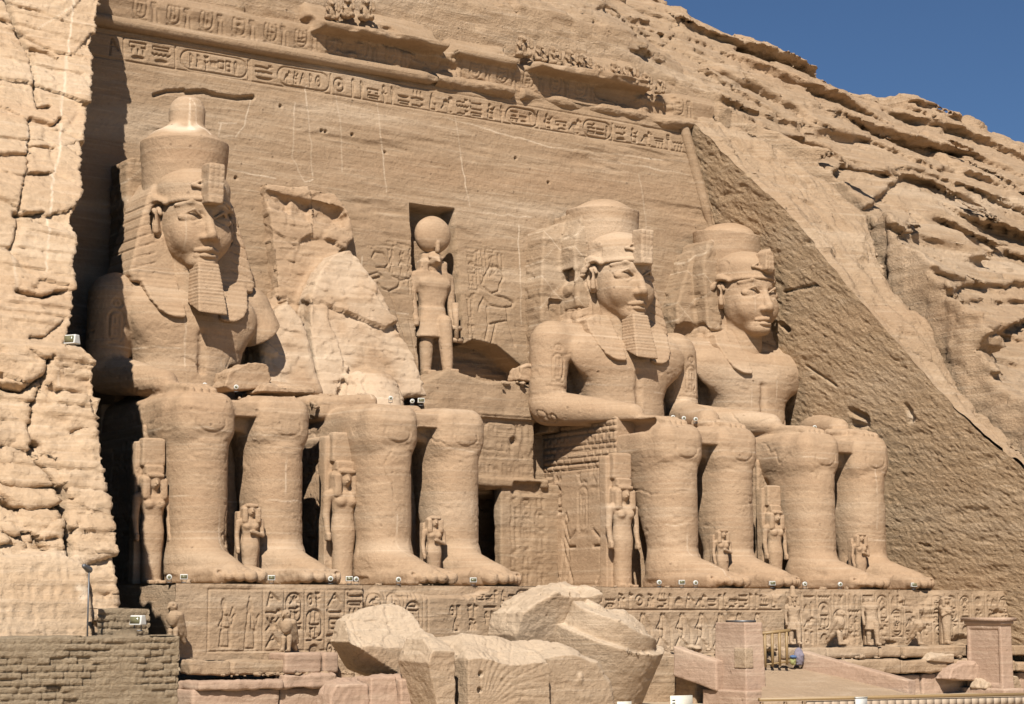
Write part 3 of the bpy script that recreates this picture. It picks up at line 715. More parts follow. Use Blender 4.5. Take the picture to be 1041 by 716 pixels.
# the hill itself: a volume, so that beds can overhang
HZC = ([-30, 10, 16, 21.6, 25, 28, 31, 36, 39, 42, 45, 47.5, 53, 65, 110], [60, 50, 42, 36.2, 33.5, 32.9, 32.6, 32.2, 32.3, 31.7, 30.5, 29.7, 27.8, 24, 14])
def hill_base(X, Y):
    off = np.interp(X, [-20, 12, 17, 24], [25.3, 25.2, 22.9, 22.4]); zc = np.interp(X, *HZC)
    return smin(off + Y, zc + .05 * (Y - 10), 2.0)
LED = [(pl, a, wd) for pl, a, wd in (([(772, 150), (800, 176), (830, 184), (852, 172), (900, 178)], 1.0, 30), ([(842, 197), (862, 216), (886, 208), (920, 182), (945, 186), (1000, 217)], 1.0, 34), ([(900, 178), (925, 172), (960, 182), (1041, 214)], .7, 20),
    ([(905, 260), (945, 306), (985, 292), (1041, 288)], .9, 34), ([(945, 312), (962, 338), (985, 354), (1022, 334), (1060, 322)], 1.5, 40), ([(860, 72), (925, 104), (985, 122)], .6, 16), ([(745, 104), (790, 122), (840, 134)], .6, 18), ([(690, 20), (760, 52), (805, 66)], .6, 14), ([(850, 116), (905, 144), (960, 154), (1041, 197)], .6, 20), ([(905, 240), (960, 246), (1041, 264)], .5, 20), ([(560, 14), (640, 34), (700, 58)], .4, 12), ([(700, 92), (745, 104)], .4, 12))]
Vh = Vol((-14, -26, 2), (63, 17, 38.5), .165)
AX, AY, AZ = Vh.ax
B0 = hill_base(AX[:, None], AY[None, :])
xcr_ = np.interp(AY, cry, crx) + .35 * fbm(AY * .7, 0, 5, 3)
d0 = ((AZ[None, None, :] - B0[:, :, None]) * .72).astype(np.float32)
Vh.F = np.clip(d0, -3, 5)
ii = np.argwhere(np.abs(d0 - .3) < 2.3)
lowcut = (AX[ii[:, 0]] < xcr_[ii[:, 1]] - .8) & (AY[ii[:, 1]] < 2.2)
ii = ii[~lowcut]; PX, PY, PZ = AX[ii[:, 0]], AY[ii[:, 1]], AZ[ii[:, 2]]
print('hill points', len(ii), round(time.time() - T0, 1))
dip = PZ + .20 * (PX - 20) + .04 * PY
wx = PX + .9 * fbm(PX * .25, PY * .25, PZ * .25, 2); wl = dip + .35 * fbm(PX * .22, PY * .22, PZ * .22 + 9, 2)
Ah = np.interp(PX, [-14, 8, 16, 24, 45], [.35, .5, .8, 1.15, 1.3]).astype(np.float32)
def beds3(th, seed):
    q = wl / th + seed * 3.7; q = q + .4 * np.sin(q * 1.7 + seed); i = np.floor(q); f = q - i
    s = .15 + .85 * sstep(-.2, .3, vn(PX * .13 + 7 * hsh(i, 2, 3), PY * .13 + i * 3.1, seed + i * .37))
    return (sstep(0, .10, f) * (1 - .8 * f ** 1.3)) * s * (.45 + 1.1 * hsh(i, 5, 2)) - .10 * np.exp(-(np.minimum(f, 1 - f) * th / .10) ** 2) * sstep(.5, .9, s)
fh, fe = facets(wx, PY + .5 * PX, wl, (5.5, 6.0, 2.2), 3, 1.0)
h = Ah * (.22 * beds3(1.9, 1) + .08 * beds3(.62, 4) - .25 + .85 * fh) - .24 * np.clip(1 - fe / .05, 0, 1) + 1.0 * vn(PX * .11, PY * .11, PZ * .11) * sstep(14, 26, PX)
h = h + 1.1 * np.exp(-np.maximum(PX - xcr_[ii[:, 1]], 0) / 5) * (PY < 6)
uh, vh = proj(np.stack([PX, PY, PZ], -1).astype(np.float64)); uh = uh + 3 * vn(PX * .5, PY * .5, PZ * .5); vh = vh + 5 * vn(PX * .4, 4 + PY * .4, PZ * .4)
for pl, a, wd in LED:
    lo_u, hi_u = min(p[0] for p in pl) - 3 * wd, max(p[0] for p in pl) + 3 * wd; lo_v, hi_v = min(p[1] for p in pl) - 3 * wd, max(p[1] for p in pl) + 3 * wd
    k = np.nonzero((uh > lo_u) & (uh < hi_u) & (vh > lo_v) & (vh < hi_v))[0]
    q, sg = seg_dist(uh[k], vh[k], pl)
    h[k] += np.where(sg < 0, .75 * a * sstep(0, 3.0, q) * np.exp(-q / wd), -.30 * a * np.exp(-q / 4.0))
h = h + .16 * fbm(PX * .9, PY * .9, PZ * 1.5, 3)
Vh.F[ii[:, 0], ii[:, 1], ii[:, 2]] = d0[ii[:, 0], ii[:, 1], ii[:, 2]] - .72 * h
Vh.F = np.where((AY[None, :, None] < 3.2), np.maximum(Vh.F, (xcr_[None, :, None] - AX[:, None, None])), Vh.F)
Vh.F = np.where((AY[None, :, None] < 2.5) & (AX[:, None, None] < 16), 3.0, Vh.F)
hv_, hf_ = Vh.mesh()
inner = (hv_[:, 2] < hill_base(hv_[:, 0], hv_[:, 1]) - 4.5)
hf_ = hf_[~inner[hf_].all(1)]
n_ = normals(hv_, hf_)
hv_ = hv_ + n_ * (.08 * fbm(hv_[:, 0] * 1.6, hv_[:, 1] * 1.6, hv_[:, 2] * 3.2, 4) + .10 * facets(hv_[:, 0] + .3 * vn(hv_[:, 0], hv_[:, 1], hv_[:, 2]), hv_[:, 1], hv_[:, 2], (1.5, 1.5, .55), 2, .9)[0])[:, None]
hill = put('rock_hill', hv_, hf_, M['hill']); tag(hill, kind='structure')
# the far flank of the hill, beyond what the camera sees well
hx = np.concatenate([np.arange(-120, -14, 2.0), np.arange(-14, 62, 1.0), np.arange(62, 260, 4.0)]); hy = np.concatenate([np.arange(13, 40, 1.0), np.arange(40, 260, 8.0)])
Xh, Yh = np.meshgrid(hx, hy, indexing='ij'); bl_ = sstep(13, 15.5, Yh)
tag(sheet('hill_plateau', np.stack([Xh, Yh, hill_base(np.clip(Xh, -30, 110), np.minimum(Yh, 30)) - 1.6 + .6 * fbm(Xh * .2, Yh * .2, 0, 3) - .08 * np.maximum(Yh - 20, 0)], -1), M['hill']), kind='structure')
hx = np.concatenate([np.arange(61, 90, .8), np.arange(90, 260, 5.0)]); hy = np.arange(-40, 16, .8)
Xh, Yh = np.meshgrid(hx, hy, indexing='ij'); Zf = hill_base(np.clip(Xh, -30, 110), Yh)
tag(sheet('hill_flank', np.stack([Xh, Yh, Zf - .3 + 1.2 * beds(Xh, Yh, Zf + .2 * Xh, 2, 1.9) + .6 * fbm(Xh * .3, Yh * .3, Zf * .3, 4)], -1), M['hill']), kind='structure')
print('hill', round(time.time() - T0, 1))

# ------------------------------------------------------------------ left cliff with the corner of the recess
EY = [(-5, -22), (.8, -20.5), (4.3, -19), (7.3, -17.8), (7.7, -16.2), (9.2, -15.3), (13.5, -12.4), (18.6, -5.4), (22, -2.4), (25, -1), (28, 3), (34, 9)]
ez, ey = [q[0] for q in EY], [q[1] for q in EY]
def edge(u, v):
    Y = -10.0
    for _ in range(60):
        p = at(u, v, Y=Y); Y = .6 * Y + .4 * np.interp(p[2], ez, ey)
    return p
EP = sorted([tuple(edge(u, v)[[2, 0]]) for u, v in ((101, -60), (100, 15), (95, 60), (90, 120), (84, 175), (78, 222), (79, 245), (73, 268), (76, 300), (72, 340), (70, 352), (97, 366), (100, 400), (104, 450), (107, 500), (115, 530), (121, 570), (122, 600), (126, 700))])
EP = [EP[0]] + [b for a_, b in zip(EP[:-1], EP[1:]) if b[0] > a_[0] + .05]
cz = np.arange(-5, 33, .06)
xe = np.interp(cz, [e[0] for e in EP], [e[1] for e in EP]); ye = np.interp(cz, ez, ey)
ye = ye + .25 * fbm(cz * .6, 0, 2, 3)
uu = np.concatenate([np.linspace(-60, -12, 40), np.linspace(-11.6, -6, 50), np.linspace(-5.92, 0, 86)]); ww = np.linspace(.03, 1, 70)
n1, n2 = len(uu), len(ww)
P = np.zeros((len(cz), n1 + n2, 3)); NX = np.zeros((n1 + n2)); NY = np.zeros((n1 + n2))
fx_, fy_ = -22.6 + .12 * cz, .1 * cz + .5
P[:, :n1, 0] = xe[:, None] + uu; P[:, :n1, 1] = ye[:, None] - .05 * uu
P[:, n1:, 0] = xe[:, None] + (fx_ - xe)[:, None] * ww; P[:, n1:, 1] = ye[:, None] + (fy_ - ye)[:, None] * ww
P[:, :, 2] = cz[:, None]
th = np.concatenate([sstep(-.45, .25, uu) * math.pi / 2 * .8, np.full(n2, math.pi / 2)])
NX, NY = np.sin(th), -np.cos(th)
x_, y_, z_ = P[..., 0], P[..., 1], P[..., 2]
uc, vc = proj(P)
lo_ = sstep(345, 365, vc)
L = z_ + .06 * x_
amp = .24 + .17 * lo_
fv_, fe_ = facets(x_ + .5 * fbm(x_ * .4, y_ * .4, z_ * .4, 3), y_ * .2, L + .25 * fbm(x_ * .4, 3, z_ * .4, 3), (3.0, 4.0, 1.7), 5, .8)
h = amp * (.45 * beds(x_, y_, L, 2, 1.5, .5) + .3 * beds(x_, y_, L, 7, .5, .8) - .4) + amp * .75 * fv_ - .12 * np.clip(1 - fe_ / .07, 0, 1) * sstep(-.1, .25, fbm(x_ * .3, y_, z_ * .3, 2)) + .15 * fbm(x_ * .4, y_ * .4, z_ * .4, 3) + .06 * fbm(x_ * .3, y_ * .3, L * 4.5, 4)
wall = np.concatenate([np.zeros(n1), sstep(.02, .2, ww)]); h = h * (1 - .75 * wall)
# the dressed, inscribed panel at the foot of the cliff
pd, _ = poly_sd(uc, vc, [(-400, 572), (0, 568), (30, 563), (55, 561), (78, 572), (86, 585), (90, 640), (92, 760), (-400, 760)])
flat = np.clip(.5 - pd / 2.5, 0, 1)
h = h * (1 - flat) + flat * (.45 + .03 * fbm(x_ * .8, 3, z_ * 3, 4))
for pl, w, a in (([(4, -5), (11, 14), (20, 35), (30, 52), (34, 65), (37, 90), (40, 110), (53, 108)], 2.2, .5), ([(33, 50), (48, 53), (60, 60)], 1.6, .35), ([(32, 121), (45, 124), (58, 127), (64, 121)], 3, .5), ([(33, 149), (58, 150)], 2.2, .4), ([(0, 158), (16, 157), (30, 157)], 2.2, .4), ([(32, 120), (31, 150), (28, 180), (22, 200)], 1.5, .3), ([(32, 176), (52, 177)], 2, .35),
                 ([(15, 218), (30, 220), (45, 217)], 2.5, .5), ([(22, 200), (20, 225), (12, 258)], 1.6, .3), ([(18, 296), (30, 300), (45, 302), (58, 298), (72, 298)], 2.6, .7), ([(30, 344), (44, 344)], 2, .3), ([(45, 344), (68, 325)], 1.4, .2), ([(0, 392), (15, 396), (28, 398), (48, 380), (52, 366)], 3.5, .6),
                 ([(55, 362), (48, 385), (36, 412), (31, 440), (36, 468), (52, 484), (62, 500)], 1.6, .45), ([(62, 498), (66, 520), (69, 545), (72, 566)], 4.5, .9), ([(36, 452), (40, 455)], 5, .7), ([(0, 493), (30, 496), (62, 495)], 2, .35), ([(0, 510), (14, 516), (30, 519), (60, 516)], 3, .5), ([(76, 440), (84, 437)], 3, .5), ([(5, 540), (30, 552), (58, 548)], 2, .3), ([(75, 545), (78, 535)], 2.5, .4)):
    q, _ = seg_dist(uc + .8 * vn(x_ * 3, y_ * 3, z_ * 3), vc + .8 * vn(x_ * 3, 5 + y_ * 3, z_ * 3), pl); h = h - a * np.clip(1.25 - q / w, 0, 1) * (1 - flat)
cp = Canvas(-36, -4, -22, 3, .05)
rg2 = random.Random(9)
for i in range(9): cp.row(-34.5, -25.9, 1.2 - .62 * i, .45, .09, .055, rg2, False)
h = h - cp.sample(x_, z_) * flat * (np.arange(n1 + n2) < n1) * .8
tint = np.zeros_like(h)
for pl, w, a in (([(75, 0), (68, 60), (64, 110), (62, 150), (55, 180), (50, 235)], 1.1, .7), ([(52, 210), (46, 280)], 1.0, .5), ([(38, 30), (76, 5)], .8, .5), ([(30, 130), (28, 150)], 1.4, .5), ([(12, 262), (18, 300)], 1.5, .4), ([(60, 380), (60, 400)], 1, .3), ([(74, 597), (82, 600), (78, 608)], 4, .6)):
    q, _ = seg_dist(uc, vc, pl); tint = np.maximum(tint, a * np.clip(1.3 - q / w, 0, 1))
P[..., 0] += NX * h; P[..., 1] += NY * h
P = chip_sheet(P, .07, (1.0, 1.2, .42), 4, (1 - flat) * (.5 + .8 * lo_), .03); P = chip_sheet(P, .03, (.45, .5, .2), 9, 1 - flat, .02)
P = detail(P, .03, 2.2, 5, (1 - flat), 1.8); P = detail(P, .012, 5.5, 2, 1 - .5 * flat, 2.0)
cl = sheet('cliff', P, M['cliff'], flip=True, attrs={'tint': tint})
tag(cl, kind='structure')
print('cliff', round(time.time() - T0, 1))
# ------------------------------------------------------------------ the colossi
def head_mesh(ax, h, cfg, seed):
    """face, ears and neck; the face looks along -Y"""
    ty = cfg.get('ty', 0.0); dy = cfg.get('hy', 0.0) + ty
    V = Vol((ax - 2.1, -5.2 + dy, 11.9), (ax + 2.1, .2 + dy, 17.3), h)
    c = lambda x, y, z: (ax + x, y + dy, z)
    V.u(ell(c(0, -2.0, 15.35), (1.42, 1.75, 1.95)))
    V.u(ell(c(0, -2.55, 14.35), (1.24, 1.25, 1.28)), .3)
    V.u(ell(c(0, -3.20, 13.26), (.60, .55, .36)), .35)                       # chin
    for s in (-1, 1):
        V.u(ell(c(s * .72, -3.12, 14.42), (.55, .45, .6)), .35)              # cheek
        V.cut(ell(c(s * .68, -3.92, 15.10), (.62, .46, .33)), .13)           # eye socket
        V.u(ell(c(s * .68, -3.33, 15.05), (.53, .24, .23)), .02)             # eyeball
        V.u(cone(c(s * .20, -3.60, 15.06), c(s * .66, -3.70, 15.37), .05, .065), .04)   # upper lid
        V.u(cone(c(s * .66, -3.70, 15.37), c(s * 1.16, -3.24, 15.12), .065, .055), .04)
        V.u(cone(c(s * .22, -3.60, 15.02), c(s * .66, -3.62, 14.80), .04, .045), .05)    # lower lid
        V.u(cone(c(s * .66, -3.62, 14.80), c(s * 1.12, -3.24, 15.06), .045, .04), .05)
        V.u(cone(c(s * .24, -3.58, 15.60), c(s * .70, -3.55, 15.74), .05, .05), .2)     # brow
        V.u(cone(c(s * .70, -3.55, 15.74), c(s * 1.22, -3.04, 15.60), .05, .04), .2)
        V.u(ell(c(s * .25, -3.76, 14.22), (.20, .24, .15)), .10)             # nostril wing
        V.cut(ell(c(s * .15, -3.98, 14.08), (.09, .14, .06)), .04)
        V.cut(ell(c(s * .64, -3.56, 13.58), (.12, .14, .10)), .12)           # corner of the mouth
        # ear: shell with a raised rim round a hollow
        a = s * R(40); Rm = rotm(0, R(6) * s, a)
        e = lambda o, z: (s * 1.52 + math.cos(a) * o * s, -2.05 + math.sin(a) * o * s, 15.05 + z)
        V.u(box(c(s * 1.55, -2.0, 15.0), (.13, .40, .56), .13, Rm), .10)
        ring = [(.30, .30), (.20, .55), (-.05, .64), (-.30, .52), (-.38, .2), (-.33, -.1), (-.2, -.35), (-.05, -.6), (.15, -.62), (.2, -.4)]
        for (q0, z0), (q1, z1) in zip(ring[:-1], ring[1:]):
            f_ = lambda q, z: c(s * 1.66 - s * .10 + s * .30 * (-q) * .55 , -2.0 - q * .85 + 0.0, 15.03 + z)
            V.u(cone(f_(q0, z0), f_(q1, z1), .085, .085), .03)
        V.cut(ell(c(s * 1.78, -2.06, 15.12), (.20, .22, .34)), .06)
        V.u(cone(c(s * 1.62, -2.0, 15.3), c(s * 1.60, -2.16, 14.85), .07, .06), .04)
    V.u(cone(c(0, -3.52, 15.46), c(0, -4.02, 14.32), .14, .22), .13)         # nose
    V.u(ell(c(0, -3.98, 14.26), (.20, .20, .15)), .08)
    V.u(cone(c(-.48, -3.54, 13.70), c(0, -3.82, 13.75), .08, .13), .06); V.u(cone(c(.48, -3.54, 13.70), c(0, -3.82, 13.75), .08, .13), .06)
    V.u(cone(c(-.42, -3.48, 13.49), c(.42, -3.48, 13.49), .13, .13), .05); V.u(ell(c(0, -3.66, 13.49), (.38, .17, .12)), .05)
    V.cut(cone(c(-.62, -3.70, 13.64), c(0, -3.88, 13.62), .035, .035), .03); V.cut(cone(c(.62, -3.70, 13.64), c(0, -3.88, 13.62), .035, .035), .03)
    V.cut(cone(c(0, -3.94, 13.95), c(0, -3.84, 13.84), .05, .05), .06)
    V.cut(ell(c(0, -3.76, 13.33), (.34, .1, .05)), .06)
    V.u(cone(c(0, -1.75, 11.9), c(0, -1.95, 14.0), 1.10, .98), .12)          # neck
    v, f = V.mesh(); return rough(v, f, .016, 2.2, seed, 4, .006), f

def nemes_mesh(ax, h, cfg, seed):
    ty = cfg.get('ty', 0.0); dy = cfg.get('hy', 0.0) + ty
    V = Vol((ax - 3.2, -5.3 + ty, 10.2), (ax + 3.2, .8 + ty, 17.9), h)
    c = lambda x, y, z: (ax + x, y + dy, z)
    V.u(ell(c(0, -1.85, 15.75), (1.62, 1.93, 1.62)))                          # cap
    V.u(ell(c(0, -2.05, 16.5), (1.58, 1.62, .95)), .2)
    V.cut(box(c(0, -3.3, 13.9), (1.40, 1.7, 1.86), .3), .04)                  # the face shows below the brow band
    V.cut(box(c(0, -2.75, 14.3), (3, .85, 1.42), .1), .05)
    for q in np.linspace(-1, 1, 15):                                          # raised brow band
        q2 = q + 2 / 14
        if q2 > 1.01: break
        g = lambda k: c(1.47 * math.sin(k * 1.45), -2.0 - 1.74 * math.cos(k * 1.45), 15.86 - .10 * abs(k) ** 2)
        V.u(cone(g(q), g(q2), .10, .10), .04)
    for s in (-1, 1):
        poly = [(ax + s * .7, 12.2), (ax + s * 2.7, 12.35), (ax + s * 2.86, 12.75), (ax + s * 2.42, 14.6), (ax + s * 1.98, 16.1), (ax + s * 1.5, 16.95), (ax + s * .5, 17.1)]
        yf = -2.25 + dy
        wc = cfg.get('wing_cut', {}).get(s)
        if not wc: V.u(prism(poly, yf, -.2 + ty, .13, 0, 14, .16), .12)
        else:
            V.u(prism([(ax + s * .6, 12.3), (ax + s * 2.5, 12.5), (ax + s * 2.3, 13.4), (ax + s * 1.85, 14.5), (ax + s * 1.95, 15.5), (ax + s * 1.8, 16.4), (ax + s * 1.4, 17.0), (ax + s * .5, 17.1)], yf + .45, -.2 + ty, .12, 0, 14, .2), .12)
        # the rim that curls over the ear
        V.u(cone(c(s * 1.48, -2.6, 15.75), c(s * 1.72, -2.05, 15.95), .14, .16), .1); V.u(cone(c(s * 1.72, -2.05, 15.95), c(s * 1.95, -1.7, 15.2), .16, .12), .1)
        V.cut(ell(c(s * 1.60, -2.25, 15.05), (.30, .55, .78)), .08)
        # lappet lying on the chest
        lp = [(ax + s * .80, 13.3), (ax + s * .76, 11.0), (ax + s * .9, 10.86), (ax + s * 1.35, 10.86), (ax + s * 1.85, 11.1), (ax + s * 2.2, 11.6), (ax + s * 2.4, 12.4), (ax + s * 2.3, 12.9), (ax + s * 1.6, 13.2)]
        if not cfg.get('no_lappet', {}).get(s): V.u(prism(lp, -3.96 + ty, -1.4 + ty, .62, 0, 10.9, .08), .08)
    for e in cfg.get('erode', []): V.cut(e, .15)
    v, f = V.mesh()
    st = np.sin(v[:, 2] * 2 * math.pi / .21) * .012 * sstep(13.2, 12.8, v[:, 2]) * cfg.get('stripe', 1)
    ang = (v[:, 2] + .35 * np.abs(v[:, 0] - ax))
    st = st - (np.abs(((ang / .42) % 1) - .5) > .42) * .045 * sstep(12.7, 12.9, v[:, 2]) * sstep(16.3, 15.8, v[:, 2]) * (np.abs(v[:, 0] - ax) > 1.7) * cfg.get('stripe', 1)
    n = normals(v, f); v = v + n * st[:, None]
    wr = .02 + .10 * (np.abs(v[:, 0] - ax) > 1.45) * np.array([bool(cfg.get('wing_cut', {}).get(-1)), bool(cfg.get('wing_cut', {}).get(1))])[(v[:, 0] > ax).astype(int)] * (v[:, 2] > 12.6)
    v = v + n * (wr * fbm(v[:, 0] * 1.6, v[:, 1] * 1.6 + seed, v[:, 2] * 2.2, 4))[:, None]
    return v, f

def crown_mesh(ax, h, cfg, seed):
    ty = cfg.get('ty', 0.0); dy = cfg.get('hy', 0.0) + ty; cy = -1.62 + dy + cfg.get('cyo', 0)
    V = Vol((ax - 3.4, cy - 2.9, 15.8), (ax + 3.4, cy + 3.9, 21.6), h)
    r0, r1, zt = cfg.get('cr', (1.74, 1.88, 18.7))
    tl = cfg.get('tilt', (0, 0))
    def cyl(X, Y, Z):
        t = np.clip((Z - 16.3) / (zt - 16.3), 0, 1.2); r = r0 + (r1 - r0) * t ** 1.5
        d = np.sqrt((X - ax) ** 2 + (Y - cy) ** 2) - r
        top = zt + tl[0] * (X - ax) + tl[1] * (Y - cy)
        return np.maximum(d, np.maximum(16.15 - .36 * (Y - cy) - Z, Z - top))
    V.u((cyl, (ax - 2.4, cy - 2.6, 15.9), (ax + 2.4, cy + 2.6, zt + .9)))
    if cfg.get('bulb'):
        V.u(ell((ax, cy + .05, zt - .25), (1.76, 1.74, 1.0)), .15)
        V.u(cone((ax + .05, cy + .1, 18.9), (ax + .12, cy + .1, 19.55), 1.12, .74), .3)
        V.u(cone((ax + .12, cy + .1, 19.4), (ax + .16, cy + .15, 20.1), .72, .80), .12)
    else:
        V.u(ell((ax + .1, cy + .15, zt - .25), (r1 * .86, r1 * .86, .85)), .06)
    for e in cfg.get('crown_cut', []): V.cut(e, .08)
    v, f = V.mesh()
    return rough(v, f, .05, .9, seed, 4, .012), f

def slab_mesh(ax, cfg, h, seed):
    V = Vol((ax - 4.8, -2.6, 7.0), (ax + 4.8, 2.8, 20.6), h)
    for p in cfg['slab']: V.u(p, .08)
    for p in cfg.get('slab_cut', []): V.cut(p, .1)
    v, f = V.mesh(); return rough(v, f, .08, .7, seed, 5, .03), f

def body_mesh(ax, h, cfg, seed):
    torso = cfg.get('torso', True); ty = cfg.get('ty', 0.0); ly = cfg.get('ly', 0.0); sw = cfg.get('sw', 0.0)
    V = Vol((ax - 5.6, -12.6 + ly, -.12), (ax + 5.6, 1.6, 13.6 if torso else 8.9), h)
    c = lambda x, y, z: (ax + x, y + (ly if y < -5 else ty if y > -3.9 else .5 * (ly + ty)), z)
    for s in (-1, 1):
        lx = 1.64; cx = ax + s * lx
        V.u(column(cx, .5, 6.7, [(.5, 1.10), (1.4, 1.06), (3.0, 1.13), (4.8, 1.19), (6.0, 1.25), (7, 1.22)], [(.5, 1.05), (1.4, .98), (3, 1.34), (4.8, 1.72), (6.0, 1.75), (7, 1.3)], [(.5, -7.30 + ly), (1.4, -7.40 + ly), (3, -7.06 + ly), (4.8, -6.68 + ly), (6.0, -6.62 + ly), (7, -7.05 + ly)], 2.5))
        V.u(box(c(s * lx, -7.05, 6.45), (1.22, 1.26, 1.0), .62), .3)
        V.u(ell(c(s * lx, -8.22, 6.15), (.62, .2, .36)), .18)                 # kneecap
        V.cut(ell(c(s * lx, -8.5, 5.66), (.7, .16, .12)), .2)
        V.u(cone(c(s * lx, -7.55, 5.4), c(s * lx, -7.85, 1.6), .56, .38), .5)     # shin
        V.u(cone((ax + s * lx, -6.9 + ly, 6.15), (ax + s * 1.7, -1.4 + ty, 6.35), 1.26, 1.42), .3)   # thigh
        V.u(box((ax + s * lx, -3.6 + ly * .5, 6.65), (1.32, 3.6 - ly * .3, .80), .5), .3)
        # foot with five toes
        V.u(cone(c(s * (lx + .03), -7.15, 1.0), c(s * (lx + .10), -10.7, .44), .92, .42, 1.2), .5)
        V.u(box(c(s * (lx + .05), -8.7, .28), (1.02, 2.4, .32), .22), .2)
        for q, (tx, ty_, tr) in enumerate(((-.74, -11.4, .29), (-.28, -11.55, .23), (.10, -11.42, .21), (.44, -11.22, .19), (.76, -10.98, .18))):
            tx *= s
            V.u(cone(c(s * (lx + .07) + tx, -10.3, .46), c(s * (lx + .07) + tx, ty_, .28), tr * 1.02, tr), .07)
            V.cut(ell(c(s * (lx + .07) + tx, ty_ - tr * .55, .28 + tr * .85), (tr * .6, tr * .7, .07)), .03)
    V.u(box((ax, -3.9 + ly, 6.65), (.9, 3.5, .62), .2), .25)                    # kilt between the thighs
    V.u(box(c(0, -7.1, 6.85), (.60, .95, .30), .06), .05)                       # end of the belt between the knees
    V.u(box(c(0, -5.4, 3.1), (.75, .6 - ly * .5, 3.5), .05), .05)               # web of rock between the shins
    if torso:
        V.u(ell(c(0, -2.1, 8.4), (2.2, 1.6, 1.9)), .3)
        V.u(column(ax, 7.4, 12.1, [(7.6, 2.3), (9.2, 2.3), (10.5, 2.65), (11.5, 3.05 + sw * .8), (12.1, 3.1 + sw * .8)], [(7.6, 1.6), (9.2, 1.6), (10.6, 1.72), (11.6, 1.55), (12.1, 1.2)], [(7.6, -2.2 + ty), (9.2, -2.1 + ty), (11, -2.05 + ty), (12.1, -1.85 + ty)], 2.6), .35)
        V.u(cone(c(-3.1 - sw, -1.8, 11.9), c(3.1 + sw, -1.8, 11.9), .90, .90), .35)
        for s in (-1, 1):
            V.u(ell(c(s * (1.35 + sw * .5), -2.95, 11.05), (1.5 + sw * .4, .40, 1.0)), .6)            # breast
            V.u(ell(c(s * .75, -1.9, 12.4), (1.1, .9, .5)), .4)
        V.cut(ell(c(0, -3.72, 8.75), (.14, .2, .14)), .12)                      # navel
        V.cut(cone(c(0, -3.75, 10.3), c(0, -3.68, 9.0), .10, .10), .25)
        for s in (-1, 1):
            if cfg.get('arm', {}).get(s, 'full') == 'full':
                V.u(cone(c(s * (3.30 + sw), -1.85, 11.75), c(s * (3.55 + sw), -1.9, 8.9), 1.0, .86), .22)
                V.u(cone(c(s * (3.5 + sw), -1.95, 8.6), c(s * 2.25, -5.2, 7.98), .86, .56), .2)
                V.u(box(c(s * 1.75, -6.3, 7.66), (.66, 1.05, .24), .2, rotm(R(5), 0, 0)), .2)
                for q in range(4):
                    V.u(cone(c(s * (1.30 + .31 * q), -7.0, 7.68), c(s * (1.30 + .31 * q), -7.8, 7.48), .17, .15), .03)
                V.u(cone(c(s * 1.05, -5.9, 7.72), c(s * .95, -6.9, 7.6), .2, .16), .06)
            else:
                V.u(cone(c(s * (3.2 + sw), -1.85, 11.7), c(s * (3.6 + sw), -2.2, 10.7), .96, .92), .22)
                V.cut(box(c(s * 3.95, -2.5, 9.75), (1.1, 1.6, .95), .12, rotm(R(14), s * R(-38), 0)), .06)
        V.u(box((ax, .1 + .5 * ty, 9.9), (2.6, 1.3, 3.2), .2), .2)                       # back pillar
    if cfg.get('cuts'):
        for e in cfg['cuts']: V.cut(e, .12)
    if cfg.get('adds'):
        for e in cfg['adds']: V.u(e, .12)
    v, f = V.mesh()
    n = normals(v, f)
    # worn surface, faint bedding, flaked patches and a few open cracks
    d = .03 * fbm(v[:, 0] * .5 + seed, v[:, 1] * .5, v[:, 2] * .5, 3) + .018 * fbm(v[:, 0] * 1.3 + seed, v[:, 1] * 1.3, v[:, 2] * 1.3, 4) + .010 * fbm(v[:, 0] * .2, v[:, 1] * .2 + seed, v[:, 2] * 3.0, 4) - .02 * sstep(.22, .34, fbm(v[:, 0] * .8 + seed, v[:, 1] * .8, v[:, 2] * 2.2, 4)) - .015 * sstep(.3, .4, fbm(v[:, 0] * 2.2 + seed, v[:, 1] * 2.2, v[:, 2] * 4.5, 3))
    ck = np.abs(v[:, 2] + .35 * v[:, 0] * math.sin(seed) - 1.0 * fbm(v[:, 0] * .5, v[:, 1] * .5, seed, 4) - 4.2); d = d - .07 * np.clip(1 - ck / .05, 0, 1) * sstep(-.05, .2, vn(v[:, 0] * .7, v[:, 1] * .7, v[:, 2] * .3 + seed))
    ck = np.abs(v[:, 0] - ax + 1.2 - .45 * v[:, 2] * math.cos(seed) + 1.6 * fbm(v[:, 0] * .4, v[:, 1] * .4, v[:, 2] * .4 + seed, 4)); d = d - .07 * np.clip(1 - ck / .05, 0, 1) * sstep(0, .25, vn(v[:, 0] * .6, v[:, 1] * .6 + 4, v[:, 2] * .6))
    # royal rings cut into the upper arms, and signs on the web between the legs
    if torso:
        for s in (-1, 1):
            if cfg.get('arm', {}).get(s, 'full') != 'full': continue
            cn = Canvas(ax + s * (3.5 + sw) - .6, 9.0, ax + s * (3.5 + sw) + .6, 12, .04); rr = random.Random(3 + int(s))
            cn.cartouche(ax + s * (3.5 + sw) - .3, 9.75, .6, 1.35, .08, .07); cn.col(ax + s * (3.5 + sw) - .17, .34, 9.9, 10.9, .07, .06, rr, False); cn.glyph('sun', ax + s * (3.5 + sw) - .25, 11.2, .5, .4, .08, .07)
            cn.line([(ax + s * (3.5 + sw) - .6, 9.55), (ax + s * (3.5 + sw) + .6, 9.5)], .08, .05); cn.glyph('stool', ax + s * (3.5 + sw) - .25, 9.1, .5, .3, .05, .05)
            d = d - cn.sample(v[:, 0], v[:, 2]) * (n[:, 1] < -.35) * (v[:, 1] < -1.5)
